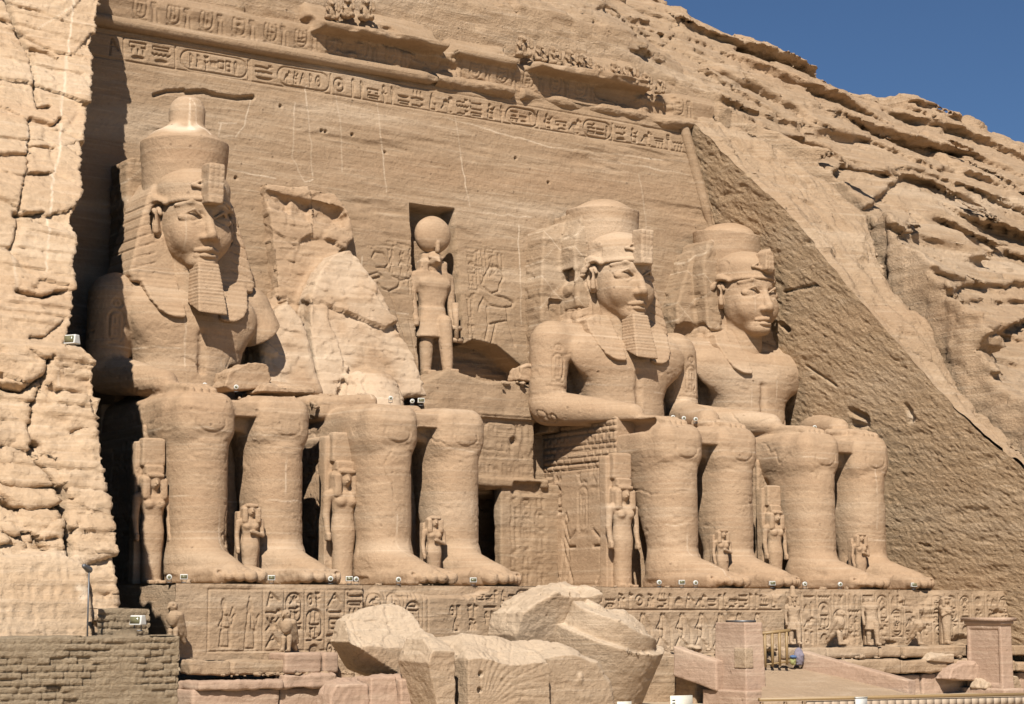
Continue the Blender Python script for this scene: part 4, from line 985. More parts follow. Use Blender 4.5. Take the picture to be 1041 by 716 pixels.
    cn = Canvas(ax - .6, .3, ax + .6, 6.6, .04); cn.col(ax - .38, .76, .4, 6.3, .09, .07, random.Random(int(seed) + 8)); d = d - cn.sample(v[:, 0], v[:, 2]) * (n[:, 1] < -.8) * (np.abs(v[:, 1] + 5.9) < .25)
    for s in (-1, 1):                                     # carved outline of the kneecap and shin edge
        cn = Canvas(ax + s * 1.64 - 1.3, .5, ax + s * 1.64 + 1.3, 7.6, .04); x0 = ax + s * 1.64
        cn.line([(x0 + .62 * math.cos(R(a)), 6.2 + .38 * math.sin(R(a))) for a in range(160, 381, 20)], .08, .04); cn.line([(x0 - .75, 5.5), (x0, 5.3), (x0 + .75, 5.5)], .12, .02)
        d = d - cn.sample(v[:, 0], v[:, 2]) * (n[:, 1] < -.3) * (v[:, 1] < -6.5)
    return v + n * d[:, None], f

def uraeus_mesh(ax, h, cfg):
    dy = cfg.get('hy', 0.0) + cfg.get('ty', 0.0)
    V = Vol((ax - .9, -5.2 + dy, 15.2), (ax + .9, -2.9 + dy, 18.2), h)
    if not cfg.get('short_uraeus'):
        V.u(box((ax, -3.98 + dy, 16.45), (.36, .42, .84), .07, rotm(R(4), 0, 0)))
        V.u(box((ax, -4.0 + dy, 15.72), (.30, .40, .14), .06), .05)
    else:
        V.u(prism([(ax - .3, 16.2), (ax + .3, 16.2), (ax + .28, 17.0), (ax + .05, 17.35), (ax - .25, 17.1)], -4.15 + dy, -3.3 + dy, 0, 0, 16, .08))
        V.u(ell((ax + .1, -3.9 + dy, 16.2), (.3, .2, .14)), .1)
    for s in (-1, 1):
        V.u(cone((ax + s * .3, -3.74 + dy, 16.32), (ax + s * .72, -3.60 + dy, 16.40), .09, .08), .06); V.u(cone((ax + s * .72, -3.60 + dy, 16.40), (ax + s * .42, -3.66 + dy, 16.60), .08, .06), .04)
    v, f = V.mesh()
    cn = Canvas(ax - .5, 15.8, ax + .5, 17.8, .03)
    for k in range(5): cn.line([(ax - .4, 16.2 + k * .26), (ax + .4, 16.2 + k * .26)], .05, .03)
    cn.line([(ax - .12, 16.1), (ax - .12, 17.6)], .05, .03); cn.line([(ax + .12, 16.1), (ax + .12, 17.6)], .05, .03)
    n = normals(v, f); v[:, 1] += cn.sample(v[:, 0], v[:, 2]) * (n[:, 1] < -.7)
    return rough(v, f, .025, 3, 2), f
def beard_mesh(ax, h, cfg, seed):
    dy = cfg.get('hy', 0.0) + cfg.get('ty', 0.0)
    V = Vol((ax - 1.2, -5.8 + dy, 10.4), (ax + 1.2, -2.2 + dy, 13.9), h)
    V.u(prism([(ax - .47, 13.2), (ax + .47, 13.2), (ax + .66, 11.0), (ax - .66, 11.0)], -3.80 + dy, -2.85 + dy, .24, .16, 13.2, .07))
    V.cut(box((ax, -3.6 + dy, 10.95), (1.4, 1.6, .32), .05, rotm(R(24), R(4), 0)), .04)
    v, f = V.mesh(); n = normals(v, f)
    return rough(v + n * (.011 * np.sin(v[:, 2] * 2 * math.pi / .15) * (v[:, 2] > 11.3))[:, None], f, .02, 2, seed), f

def throne_mesh(ax, h, cfg, seed):
    V = Vol((ax - 3.4, -5.7, -.12), (ax + 3.4, 1.3, 8.6), h)
    V.u(box((ax, -2.3, 3.1), (3.12, 3.1, 3.2), .08)); V.u(box((ax, .0, 6.6), (3.1, 1.0, .9), .1), .1)
    for p in cfg.get('throne_add', []): V.u(p, .1)
    for p in cfg.get('throne_cut', []): V.cut(p, .1)
    v, f = V.mesh(); n = normals(v, f)
    cn = Canvas(-5.6, -.1, 1.2, 6.6, .045); rr = random.Random(int(seed))
    cn.rect(-5.2, .2, .9, 5.9, .07, .06)
    for k, y in enumerate((-.9, -.2, .4)): cn.col(y, .5, 2.6 if k else 3.4, 5.5, .12, .06, rr)
    for k in range(3): cn.col(-5.0 + .62 * k, .5, 4.4, 5.8, .07, .055, rr, False)
    cn.cartouche(-3.0, 2.6, .7, 2.2, .08, .07); cn.col(-2.85, .42, 2.8, 4.5, .07, .06, rr, False); cn.glyph('snake', -3.0, 4.9, .8, .6, .09, .07)
    for x0, fl in ((-4.9, False), (-2.1, True), (-.8, False)):      # two Nile gods binding plants
        g = lambda a, b: (x0 + (1.5 * (1 - a) if fl else 1.5 * a), .3 + 3.4 * b)
        cn.line([g(.45, .98), g(.3, .9), g(.38, .82), g(.55, .85), g(.45, .98)], .09, .12); cn.line([g(.4, .82), g(.25, .6), g(.35, .45), g(.1, .0)], .09, .12); cn.line([g(.35, .45), g(.8, .02)], .09, .12)
        cn.line([g(.45, .8), g(.6, .6), g(.95, .72)], .09, .12); cn.line([g(.3, .7), g(.6, .5), g(.95, .5)], .09, .12); cn.line([g(.55, .5), g(.6, .3), g(.42, .02)], .08, .11)
    cf = Canvas(ax - 3.2, 0, ax + 3.2, 6.6, .045); cf.col(ax - 3.0, .5, 3, 6, .06, .05, rr); cf.col(ax + 2.4, .5, .3, 6, .06, .05, rr)
    v[:, 0] += cn.sample(v[:, 1], v[:, 2]) * (n[:, 0] < -.7) * (v[:, 0] < ax - 2.9)
    v[:, 0] -= cn.sample(v[:, 1], v[:, 2]) * (n[:, 0] > .7) * (v[:, 0] > ax + 2.9)
    v[:, 1] += cf.sample(v[:, 0], v[:, 2]) * (n[:, 1] < -.7)
    if cfg.get('bricks'):
        # repair in small stone blocks under the seat
        m = (n[:, 0] < -.6) & (v[:, 2] > 5.6) & (v[:, 2] < 8.2)
        cz_ = np.abs(((v[:, 2] / .27) % 1) - .5); cy_ = np.abs(((v[:, 1] / .55 + .5 * np.floor(v[:, 2] / .27)) % 1) - .5)
        v[:, 0] += m * .11 * ((cz_ > .40) | (cy_ > .45))
    return rough(v, f, .035, .9, seed, 4, .02), f

COLG = 'seated colossi in front of the temple'
def seams(v, ax, seed):
    """pale mortar lines where the sawn blocks were joined again"""
    t = np.zeros(len(v))
    for z in (2.9 + .5 * math.sin(seed), 6.0 + .3 * math.cos(seed * 2), 9.6, 12.75, 15.4 + .3 * math.sin(seed), 17.6):
        q = np.abs(v[:, 2] - z - .12 * math.sin(seed * z) * (v[:, 0] - ax) - .04 * vn(v[:, 0] * 2, v[:, 1] * 2, z)); t = np.maximum(t, np.clip(1.2 - q / .035, 0, 1) * (.2 + .8 * sstep(-.1, .3, vn(v[:, 0] * .8 + z, v[:, 1] * .8, seed))))
    for x, z0, z1 in ((-.75, 8, 19), (.9, 9, 14), (1.7, 2.9, 6), (-1.4, 0, 2.9)):
        q = np.abs(v[:, 0] - ax - x - .05 * math.sin(seed * 5 + x) * (v[:, 2] - 10) - .04 * vn(v[:, 2] * 2, v[:, 1] * 2, x)); t = np.maximum(t, np.clip(1.2 - q / .035, 0, 1) * (v[:, 2] > z0) * (v[:, 2] < z1) * (.1 + .9 * sstep(-.1, .3, vn(v[:, 2] * .8 + x, v[:, 1] * .8, seed))))
    return .42 * t
def colossus(ax, label, cfg, h, seed):
    t = empty('seated_colossus', (ax, -5, 0), label, 'colossus', COLG)
    v, f = body_mesh(ax, h, cfg, seed); put('body', v, f, M['statue'], t, attrs={'tint': seams(v, ax, seed)})
    v, f = throne_mesh(ax, .07, cfg, seed + 2); put('throne', v, f, M['statue'], t)
    if cfg.get('torso', True):
        v, f = head_mesh(ax, cfg.get('hh', .042), cfg, seed + 3)
        hd = put('head', v, f, M['statue'], t, attrs={'tint': .5 * seams(v, ax, seed)})
        v, f = nemes_mesh(ax, .05, cfg, seed + 4); put('headdress', v, f, M['statue'], hd)
        v, f = crown_mesh(ax, .055, cfg, seed + 5)
        tn = None
        if cfg.get('bulb'):
            a = np.arctan2(v[:, 0] - ax, -(v[:, 1] + 1.55 - cfg.get('hy', 0) - cfg.get('ty', 0)))
            tn = np.clip(1.2 - np.abs(v[:, 2] - 19.1 - .12 * np.sin(a * 3) - .2 * vn(v[:, 0], v[:, 1], 0)) / .22, 0, 1) * .6 + .6 * np.clip(1.3 - np.abs(a + .28 + .1 * np.sin(v[:, 2] * 2)) / .16, 0, 1) * (v[:, 2] > 19.0) + .5 * np.clip(1.3 - np.abs(a - .45 - .2 * np.sin(v[:, 2])) / .07, 0, 1) * (v[:, 2] > 18.9)
            tn = np.clip(tn, 0, 1)
        put('crown', v, f, M['statue'], hd, attrs={'tint': tn} if tn is not None else None)
        v, f = uraeus_mesh(ax, .045, cfg); put('cobra_ornament', v, f, M['statue'], hd)
        if cfg.get('beard', True): v, f = beard_mesh(ax, .04, cfg, seed); put('beard', v, f, M['statue'], hd)
    if cfg.get('slab'):
        v, f = slab_mesh(ax, cfg, .075, seed + 6); v = chip(v, f, .05, (.9, .9, .6), 3); put('back_slab', v, f, M['facade'], t, attrs={'tint': np.clip(1.2 - np.minimum(np.abs((v[:, 0] - v[:, 2]) % 2.1 - 1), np.abs((v[:, 0] + v[:, 2]) % 2.6 - 1.3)) / .04, 0, 1) * .4})
    return t
A1, A2, A3, A4 = -15.6, -7.25, 7.75, 16.2
fq = lambda u, v, Y: tuple(at(u, v, Y=Y)[[0, 2]])
colossus(A1, 'complete seated stone king with a tall bulb-topped crown, half in the cliff shade', dict(bulb=True, cyo=.45, sw=-.15, hy=-.45, ty=-.15, arm={1: 'stump'}, cuts=[
    box((A1 + 2.9, -4.0, 8.4), (1.6, 3.2, .72), .2)],
    slab=[box((A1 - .25, .5, 13.5), (1.75, .95, 4.6), .15), box((A1 + 1.6, .6, 11.0), (2.4, .9, 3.2), .3)]), .055, 1.0)
print('c1', round(time.time() - T0, 1))
colossus(A2, 'broken colossus with only legs left, jagged rock rising behind them', dict(torso=False, hy=0,
    adds=[box((A2 - 1.9, -2.2, 7.6), (1.5, 2.6, .5), .3, rotm(0, R(-6), 0)), box((A2 + .4, -1.3, 7.5), (2.6, 1.6, .6), .3)],
    cuts=[ell((A2 - 2.9, -1.2, 8.7), (1.6, 2.4, .9))]), .055, 2.0)
print('c2', round(time.time() - T0, 1))
colossus(A3, 'seated stone king with flat-topped crown and long ribbed beard, right of the doorway', dict(tilt=(.0, .05), ty=.75, sw=.55, ly=-.2, hy=-.15, cyo=.8, cr=(1.72, 1.84, 18.75), wing_cut={-1: 1},
    crown_cut=[box((A3 + 1.9, -2.2, 18.2), (.35, .8, .6), .1)], bricks=True,
    cuts=[box((A3 - 3.3, -5.3, 7.4), (1.3, 2.0, .32), .2)], throne_add=[box((A3 - 1.7, -3.0, 7.0), (1.40, 2.2, .9), .05)],
    slab=[prism([(A3 - 3.6, 7.5), (A3 + .5, 7.5), (A3 + .5, 18.0), (A3 - 1.6, 18.2), (A3 - 3.2, 17.6), (A3 - 3.65, 14.0)], -.2, 2.1, .1, .1, 12, .1), prism([(A3 - 2.3, 13.6), (A3 - 1.2, 13.6), (A3 - 1.2, 18.6), (A3 - 1.75, 18.5), (A3 - 2.35, 16.4)], -1.2, 1.2, .08, .1, 14, .12), prism([(A3 + .2, 7.5), (A3 + 4.0, 7.5), (A3 + 4.0, 15.4), (A3 + 3.4, 16.1), (A3 + 2.2, 15.0), (A3 + .2, 16.5)], .3, 2.1, .1, .1, 12, .1)],
    slab_cut=[box((A3 - 2.4, -.4, 15.0), (.9, .5, .3), .1, rotm(0, R(-45), 0)), box((A3 - 2.7, -.3, 13.6), (.4, .6, .5), .05)]), .06, 3.0)
print('c3', round(time.time() - T0, 1))
colossus(A4, 'beardless seated stone king with a worn crown, beside the dark side wall', dict(tilt=(-.05, .10), ty=1.35, sw=1.0, ly=-.2, hy=-.3, cyo=.8, cr=(1.68, 1.80, 18.55), beard=False, short_uraeus=True, wing_cut={-1: 1, 1: 1}, stripe=.6, no_lappet={1: 1},
    crown_cut=[ell((A4 - 2.2, -2.2, 18.5), (1.2, 1.2, .9)), ell((A4 - 1.9, -2.6, 17.0), (.6, .5, .6))],
    slab=[prism([(A4 - 3.6, 7.5), (A4 + 2.5, 7.5), (A4 + 2.3, 17.1), (A4 - 2.2, 17.5), (A4 - 2.8, 16.2), (A4 - 3.6, 14.4)], -.2, 2.3, .1, .1, 12, .1), prism([(A4 - 2.4, 13.2), (A4 - 1.4, 13.2), (A4 - 1.3, 18.2), (A4 - 2.0, 17.9), (A4 - 2.4, 16.6)], -.9, 1.2, .08, .1, 14, .12)],
    slab_cut=[ell((A4 - 2.9, -.3, 13.0), (1.0, .9, .7))]), .062, 4.0)
print('c4', round(time.time() - T0, 1))
# ------------------------------------------------------------------ jagged rock left where the second colossus broke
def px_poly(pl, Y): return [tuple(at(u, v, Y=Y)[[0, 2]]) for u, v in pl]
V = Vol((-13.2, -4.2, 6.6), (-2.0, 2.6, 19.6), .07)
V.u(prism(px_poly([(275, 183), (300, 188), (318, 187), (346, 193), (361, 216), (362, 240), (346, 258), (330, 275), (318, 300), (314, 340), (312, 400), (258, 400), (262, 345), (281, 300), (279, 240)], .6), .55, 2.6, .12, .1, 14, .1))
for (u_, w_, a_, b_) in ((291, 196, .75, .42), (313, 204, .70, .55), (340, 210, .85, .50), (352, 216, .4, .35)):
    q = at(u_, w_, Y=.6); V.cut(box((q[0], .35, q[2] - .15), (a_, .95, b_), .12, rotm(R(-18), R(12), R(15))), .06)
V.u(prism(px_poly([(344, 256), (362, 251), (371, 262), (386, 290), (401, 330), (416, 362), (423, 404), (316, 406), (311, 335), (316, 300), (330, 272)], -1.0), -1.35, 2.4, .22, .1, 11.5, .12), .1)
V.u(prism(px_poly([(281, 312), (297, 300), (312, 330), (318, 402), (252, 402), (262, 352)], -1.4), -1.9, 2.0, .25, .1, 10, .3), .15)
V.u(cone((A2 + .6, -2.2, 7.2), (A2 + .75, -1.8, 8.3), 1.7, 1.5), .1); V.u(ell((A2 - 3.7, -3.0, 7.7), (1.3, 1.0, .6)), .3); V.u(cone((A2 - 4.2, -2.6, 7.8), (A2 - 1.6, -4.6, 7.6), .55, .45), .2)
V.cut(box((A2 + 2.2, -2.9, 8.3), (.6, .5, .8), .1, rotm(0, R(20), 0)), .1)
v, f = V.mesh(); v = rough(v, f, .12, .6, 5, 4, .03, 1.4); v = chip(v, f, .14, (3.0, 3.0, 2.6), 3, None, .0); v = chip(v, f, .05, (.7, .7, .4), 8, None, .015)
cf = (v[:, 1] < .6 + .12 * (v[:, 2] - 14) - .25)
tn = .3 * cf * sstep(-.3, .2, fbm(v[:, 0] * .5, v[:, 1] * .5, v[:, 2] * .5, 3))
c2 = [o for o in COL.objects if o.name.startswith('seated_colossus')][1]
tag(put('broken_torso', v, f, M['statue'], c2, attrs={'tint': tn}), 'jagged pale break where the torso fell away')

# ------------------------------------------------------------------ smaller carved figures
def figure(H, kind, h=None):
    """standing figure, feet at the origin, facing -Y"""
    h = h or H / 100.0
    V = Vol((-.34 * H, -.30 * H, -.02 * H), (.34 * H, .22 * H, 1.42 * H), h)
    E = lambda x, y, z, a, b, c: ell((x * H, y * H, z * H), (a * H, b * H, c * H))
    C = lambda a, b, r0, r1: cone([q * H for q in a], [q * H for q in b], r0 * H, r1 * H)
    B = lambda x, y, z, a, b, c, r=.01, rot=None: box((x * H, y * H, z * H), (a * H, b * H, c * H), r * H, rot)
    k = .03 * H
    wom = kind in ('queen', 'princess')
    if wom:
        V.u(column(0, 0, .80 * H, [(0, .088 * H), (.3 * H, .095 * H), (.48 * H, .115 * H), (.62 * H, .095 * H), (.74 * H, .12 * H), (.8 * H, .13 * H)], [(0, .085 * H), (.3 * H, .075 * H), (.48 * H, .085 * H), (.62 * H, .06 * H), (.74 * H, .075 * H), (.8 * H, .06 * H)], [(0, 0), (.8 * H, 0)], 2.3))
        V.cut(C((0, -.11, .02), (0, -.10, .40), .02, .014), k * .6)
        for s in (-1, 1): V.u(E(s * .055, -.06, .725, .042, .032, .036), .025 * H)
        V.u(B(-.05, -.09, .02, .035, .07, .02), .01 * H); V.u(B(.05, -.09, .02, .035, .07, .02), .01 * H)
    elif kind == 'mummy':
        V.u(column(0, 0, .80 * H, [(0, .07 * H), (.3 * H, .09 * H), (.5 * H, .11 * H), (.7 * H, .135 * H), (.8 * H, .13 * H)], [(0, .07 * H), (.3 * H, .08 * H), (.5 * H, .085 * H), (.7 * H, .09 * H), (.8 * H, .06 * H)], [(0, 0), (.8 * H, 0)], 2.3))
        V.u(B(0, -.08, .03, .07, .09, .03, .015), .02 * H)
        for s in (-1, 1): V.u(C((s * .12, -.06, .62), (-s * .04, -.11, .70), .032, .028), .01 * H)
    else:
        for s in (-1, 1):
            V.u(C((s * .06, -.03 - .07 * (s > 0), .42), (s * .06, -.02 - .13 * (s > 0), .04), .062, .042)); V.u(B(s * .06, -.06 - .14 * (s > 0), .02, .038, .075, .022), .01 * H)
        V.u(column(0, .30 * H, .54 * H, [(.3 * H, .15 * H), (.5 * H, .105 * H), (.54 * H, .10 * H)], [(.3 * H, .10 * H), (.54 * H, .075 * H)], [(.3 * H, -.03 * H), (.54 * H, -.01 * H)], 2.6), .01 * H)
        V.u(column(0, .50 * H, .82 * H, [(.5 * H, .095 * H), (.58 * H, .105 * H), (.74 * H, .15 * H), (.82 * H, .17 * H)], [(.5 * H, .07 * H), (.7 * H, .08 * H), (.82 * H, .055 * H)], [(.5 * H, 0), (.8 * H, 0)], 2.4), .02 * H)
        for s in (-1, 1): V.u(E(s * .065, -.055, .735, .065, .022, .035), .04 * H)
    V.u(C((-.12, 0, .79), (.12, 0, .79), .042, .042), .03 * H)
    if kind != 'mummy':
        for s in (-1, 1):
            if kind == 'princess' and s > 0:
                V.u(C((.15, 0, .78), (.16, -.02, .62), .036, .03), .01 * H); V.u(C((.16, -.02, .62), (-.02, -.11, .66), .03, .024), .01 * H); continue
            V.u(C((s * .155, .0, .78), (s * .17, .0, .60), .037, .031), .012 * H); V.u(C((s * .17, 0, .60), (s * .165, -.03, .45), .031, .025), .008 * H)
            V.u(B(s * .165, -.035, .42, .02, .035, .035, .012), .01 * H)
    V.u(C((0, -.0, .78), (0, -.01, .87), .04, .038), .015 * H)
    if kind != 'headless':
        if kind == 'falcon_god':
            V.u(E(0, -.02, .925, .062, .075, .065), .01 * H); V.u(C((0, -.07, .925), (0, -.125, .895), .032, .010), .015 * H)
            for s in (-1, 1): V.u(B(s * .085, .0, .84, .035, .05, .075, .02), .02 * H); V.u(E(s * .05, -.065, .935, .016, .014, .012))
            V.u(B(0, .03, .90, .085, .05, .08, .03), .02 * H)
            V.u(E(0, -.01, 1.125, .15, .10, .15)); V.u(C((0, -.09, .985), (0, -.10, 1.05), .016, .012), .01 * H)
        else:
            V.u(E(0, -.025, .925, .054, .066, .075), .01 * H); V.u(C((0, -.085, .94), (0, -.105, .91), .009, .014), .01 * H)
            for s in (-1, 1): V.cut(E(s * .024, -.09, .938, .018, .012, .008), .004 * H)
            V.u(E(0, -.086, .888, .022, .010, .007), .005 * H)
            wz = .77 if wom else .80
            V.u(E(0, .0, .965, .10, .08, .06), .01 * H); V.u(B(0, .03, .88, .118, .06, .115, .04), .01 * H)
            for s in (-1, 1): V.u(B(s * .086, -.035, .5 * (wz + .965), .034, .045, .5 * (.965 - wz), .02), .015 * H)
            V.u(B(0, -.03, .985, .078, .066, .018, .012), .01 * H)
            if kind == 'queen': V.u(B(0, .01, 1.035, .09, .06, .04, .01)); V.u(B(0, .03, 1.20, .115, .05, .13, .02), .01 * H)
            if kind == 'king': V.u(C((0, -.0, 1.0), (0, .02, 1.16), .07, .05), .02 * H); V.u(C((0, -.085, .85), (0, -.09, .80), .02, .022), .005 * H)
    top = 1.30 if kind == 'queen' else .92 if kind != 'falcon_god' else .5
    if kind not in ('falcon_god',): V.u(B(0, .115, top / 2, .15 if wom else .10, .06, top / 2, .01), .015 * H)
    v, f = V.mesh(); return rough(v, f, .008 * H, 6 / H, len(kind), 3), f
def place(v, loc, rz=0.0):
    c, s = math.cos(rz), math.sin(rz); q = v.copy()
    q[:, 0] = v[:, 0] * c - v[:, 1] * s; q[:, 1] = v[:, 0] * s + v[:, 1] * c
    return q + np.array(loc)
SM = 'statue'
qv, qf = figure(4.3, 'queen', .045); pv, pf = figure(2.75, 'princess', .034)
qm = mesh_from('queen', qv, qf, M['statue']); pm = mesh_from('princess', pv, pf, M['statue'])
def fig(name, me, loc, label, cat, group, sc=1.0, rz=0.0):
    o = link(name, me); o.location = loc; o.scale = (sc,) * 3; o.rotation_euler.z = rz
    return tag(o, label, cat, group)
GQ, GP = 'standing queens beside the colossi', 'small figures between the colossal legs'
for (u, v_, Y, sc, lb) in ((153, 594, -7.0, .98, 'wigged queen carved beside the shaded outer leg of the complete crowned king'), (348, 587, -6.6, 1.1, 'wigged queen with plumed block crown beside the torsoless colossus, next to deep shadow'),
                         (633, 601, -6.9, 1.06, 'tall queen statue standing at the inscribed side of the throne right of the doorway'), (788, 588, -6.9, .86, 'slim queen standing between the bearded king and the beardless king')):
    p = at(u, v_, Y=Y); fig('standing_queen', qm, (p[0], Y, 0), lb, 'statue', GQ, sc)
for (ax, ly, u, sc, lb) in ((A1, 0, 246, 1.0, 'small figure with bent arm between the legs of the complete crowned king'), (A2, 0, 440, .92, 'small figure standing between the legs of the broken colossus'),
                     (A3, -.3, 723, .86, 'small worn prince between the legs of the bearded king'), (A4, -.4, 867, .86, 'small worn figure between the legs of the beardless king')):
    p = at(u, 560, Y=-7.0 + ly); fig('leg_figure', pm, (ax + (.0 if ax < 0 else .12), -8.55 + ly, 0.0), lb, 'statue', GP, sc * 1.12, R(-8))
v, f = figure(6.1, 'falcon_god', .05); p = FAC(441, 380)
fg = put('falcon_god', place(v, (p[0] + .2, p[1] + .55, p[2] - .1), R(-3)), f, M['statue']); tag(fg, 'falcon-headed god with a big sun disc on its head, standing in the niche', 'statue')
# ankh-like staff in his hand
v, f = joinm([tube((p[0] + 1.2, p[1] + .05, 13.6), (p[0] + 1.3, p[1] + .05, 11.7), .17, 8, .12), tube((p[0] + .95, p[1] + .05, 12.4), (p[0] + 1.55, p[1] + .05, 12.4), .12, 8), tube((p[0] + 1.0, p[1] + .05, 11.8), (p[0] + 1.6, p[1] + .05, 11.8), .12, 8)])
put('staff', v, f, M['statue'], fg)
print('figures', round(time.time() - T0, 1))

def falcon(H, h=None, headless=False):
    h = h or H / 60; V = Vol((-.4 * H, -.5 * H, -.08 * H), (.4 * H, .5 * H, 1.1 * H), h)
    E = lambda x, y, z, a, b, c: ell((x * H, y * H, z * H), (a * H, b * H, c * H)); C = lambda a, b, r0, r1: cone([q * H for q in a], [q * H for q in b], r0 * H, r1 * H)
    V.u(C((0, -.06, .64), (0, .14, .30), .175, .11)); V.u(C((0, .15, .3), (0, .34, .04), .11, .05), .05 * H)
    V.u(E(0, -.13, .60, .14, .11, .18), .05 * H)
    for s in (-1, 1):
        V.u(C((s * .15, -.02, .68), (s * .09, .28, .20), .085, .035), .02 * H); V.u(C((s * .08, -.08, .32), (s * .085, -.11, .03), .07, .045), .03 * H); V.u(C((s * .085, -.11, .02), (s * .09, -.24, .015), .04, .02), .02 * H)
    if not headless:
        V.u(E(0, -.12, .88, .125, .13, .12), .035 * H); V.u(C((0, -.23, .89), (0, -.31, .82), .05, .012), .02 * H)
        for s in (-1, 1): V.cut(E(s * .10, -.19, .90, .03, .03, .022), .01 * H)
    v, f = V.mesh(); return rough(v, f, .012 * H, 5 / H, 2, 3), f
fv, ff = falcon(1.5); fm = mesh_from('falcon', fv, ff, M['terrace'])
bv, bf = falcon(1.45, headless=True); bm = mesh_from('falcon_worn', bv, bf, M['terrace'])
GF = 'falcon statues along the terrace'
for (u, v_, Y, me, rz, lb, sc) in ((178, 655, -12.6, fm, -35, 'stone falcon half hidden behind the mud brick wall', 1.0), (293, 662, -12.75, fm, -30, 'stone falcon on a block against the inscribed terrace at left', 1.0),
                               (851, 655, -12.7, fm, 62, 'intact stone falcon seen in profile on the right half of the terrace', 1.02), (932, 655, -12.7, bm, 62, 'headless worn stone falcon between two small standing statues', .95)):
    p = at(u, v_, Y=Y); fig('falcon_statue', me, tuple(p), lb, 'statue', GF, sc, R(rz - 30))
mv, mf = figure(2.15, 'mummy', .026); hv, hf = figure(2.3, 'headless', .026); kv, kf = figure(2.1, 'king', .026)
mm = mesh_from('mummy', mv, mf, M['terrace']); hm = mesh_from('headless_king', hv, hf, M['terrace']); km = mesh_from('king', kv, kf, M['terrace'])
GS = 'small standing statues along the terrace'
for (u, v_, me, lb, sc) in ((807, 655, km, 'striding statue with broken head, nearest to the wooden gate', 1.0), (886, 656, hm, 'headless striding statue standing between the two falcons', 1.0), (963, 655, mm, 'mummy-shaped statue with crossed arms at the right end of the terrace', 1.0)):
    p = at(u, v_, Y=-12.55); fig('standing_statue', me, tuple(p), lb, 'statue', GS, sc, R(-20))

# seated baboons in a row on the very top of the front
def baboon(H, h=None):
    V = Vol((-.45 * H, -.45 * H, -.05 * H), (.45 * H, .4 * H, 1.1 * H), h or H / 24)
    E = lambda x, y, z, a, b, c: ell((x * H, y * H, z * H), (a * H, b * H, c * H)); C = lambda a, b, r0, r1: cone([q * H for q in a], [q * H for q in b], r0 * H, r1 * H)
    V.u(E(0, .05, .38, .26, .24, .40)); V.u(E(0, -.05, .80, .19, .19, .18), .05 * H); V.u(C((0, -.18, .76), (0, -.30, .70), .10, .07), .05 * H)
    for s in (-1, 1): V.u(C((s * .22, -.05, .6), (s * .26, -.28, .42), .09, .07), .05 * H); V.u(C((s * .26, -.28, .42), (s * .22, -.32, .72), .07, .06), .02 * H); V.u(E(s * .2, -.18, .12, .14, .24, .14), .05 * H)
    v, f = V.mesh(); return rough(v, f, .10 * H, 2.2 / H, 4, 3), f
bbv, bbf = baboon(1.15); bbm = mesh_from('baboon', bbv, bbf, M['hill'])
rb = random.Random(3)
bset = [(338, 6), (354, 4), (374, 7)] + [(532 + 15.3 * i, 45 + 4.1 * i) for i in range(10)]
for i, (u, v_) in enumerate(bset):
    p = at(u, v_, Y=2.15)
    fig('baboon_carving', bbm, (p[0] + rb.uniform(-.1, .1), 2.2, p[2] - .75), 'worn seated baboon carved in a row along the top of the facade' if i > 2 else 'crumbling carved baboon on the facade top above the left overhanging lip', 'carving', 'baboons along the facade top', rb.uniform(.7, 1.1), R(rb.uniform(-40, 40)))
print('statues', round(time.time() - T0, 1))

# ------------------------------------------------------------------ the terrace
TY = -11.95
ter = empty('terrace', (0, -6, -2.6), 'long inscribed stone terrace under the feet of the colossi', 'terrace')
tx = np.arange(-20.2, 24.4, .03); tz = np.arange(-2.75, .001, .03)
ct = Canvas(-20, -2.9, 25, .3, .028); rt = random.Random(12)
ct.rect(-18.9, -2.45, -9.6, -.22, .06, .05)
x = -18.6
for k, (a_, b_) in enumerate(((-18.7, 'captive'), (-17.7, 'captive'))):
    ct.glyph('god' if k else 'man', a_, -2.4, .9, 1.9, .07, .06)
    ct.glyph('lotus', a_ + .5, -2.2, .4, 1.2, .06, .05)
x = -16.6
while x < -9.8:
    ct.line([(x - .1, -2.45), (x - .1, -.25)], .05, .06); ct.col(x, .62, -2.4, -.3, .10, .07, rt); x += .86
ct.line([(x - .1, -2.45), (x - .1, -.25)], .05, .06)
x = -8.6
while x < -1.2: ct.col(x, .55, -1.5, -.75, .09, .065, rt, False); x += .8
ct.row(-8, -1, -.62, .45, .09, .06, rt)
# bound captives, with a line of signs above
ct.line([(-1, -.95), (8.6, -.95)], .06, .07); ct.row(-1, 8.5, -.85, .62, .10, .07, rt)
for k in range(8): ct.glyph('captive', -.6 + 1.05 * k, -2.5, .95, 1.45, .09, .075)
x = 9.0
while x < 24:
    ct.line([(x - .1, -2.45), (x - .1, -.2)], .05, .06); ct.col(x, .66, -2.4, -.25, .08, .062, rt); x += .9
XX, ZZ = np.meshgrid(tx, tz, indexing='ij')
dam = sstep(.05, .35, fbm(XX * .35 + 2, 0, ZZ * .8, 4) + .35 * sstep(-.7, 0, ZZ) - .10) * ((XX > -12.5) & (XX < -2) | (XX > 5.5) & (XX < 9) | (XX > 12)).astype(float)
lip = .22 * np.maximum(fbm(XX * .6, 3, 1, 4) + .1, 0) * sstep(-.30, 0, ZZ)
YY = TY + ct.sample(XX, ZZ) * (1 - .85 * dam) + .25 * dam + lip + .03 * fbm(XX * 1.5, 0, ZZ * 3, 4) + .012 * fbm(XX * 5, 0, ZZ * 8, 2)
sheet('inscribed_front', np.stack([XX, YY, ZZ], -1), M['terrace'], ter)
bl = np.linspace(0, 1, 30); XB, TB = np.meshgrid(tx[::4], bl, indexing='ij')
topy = YY[::4, -1][:, None]
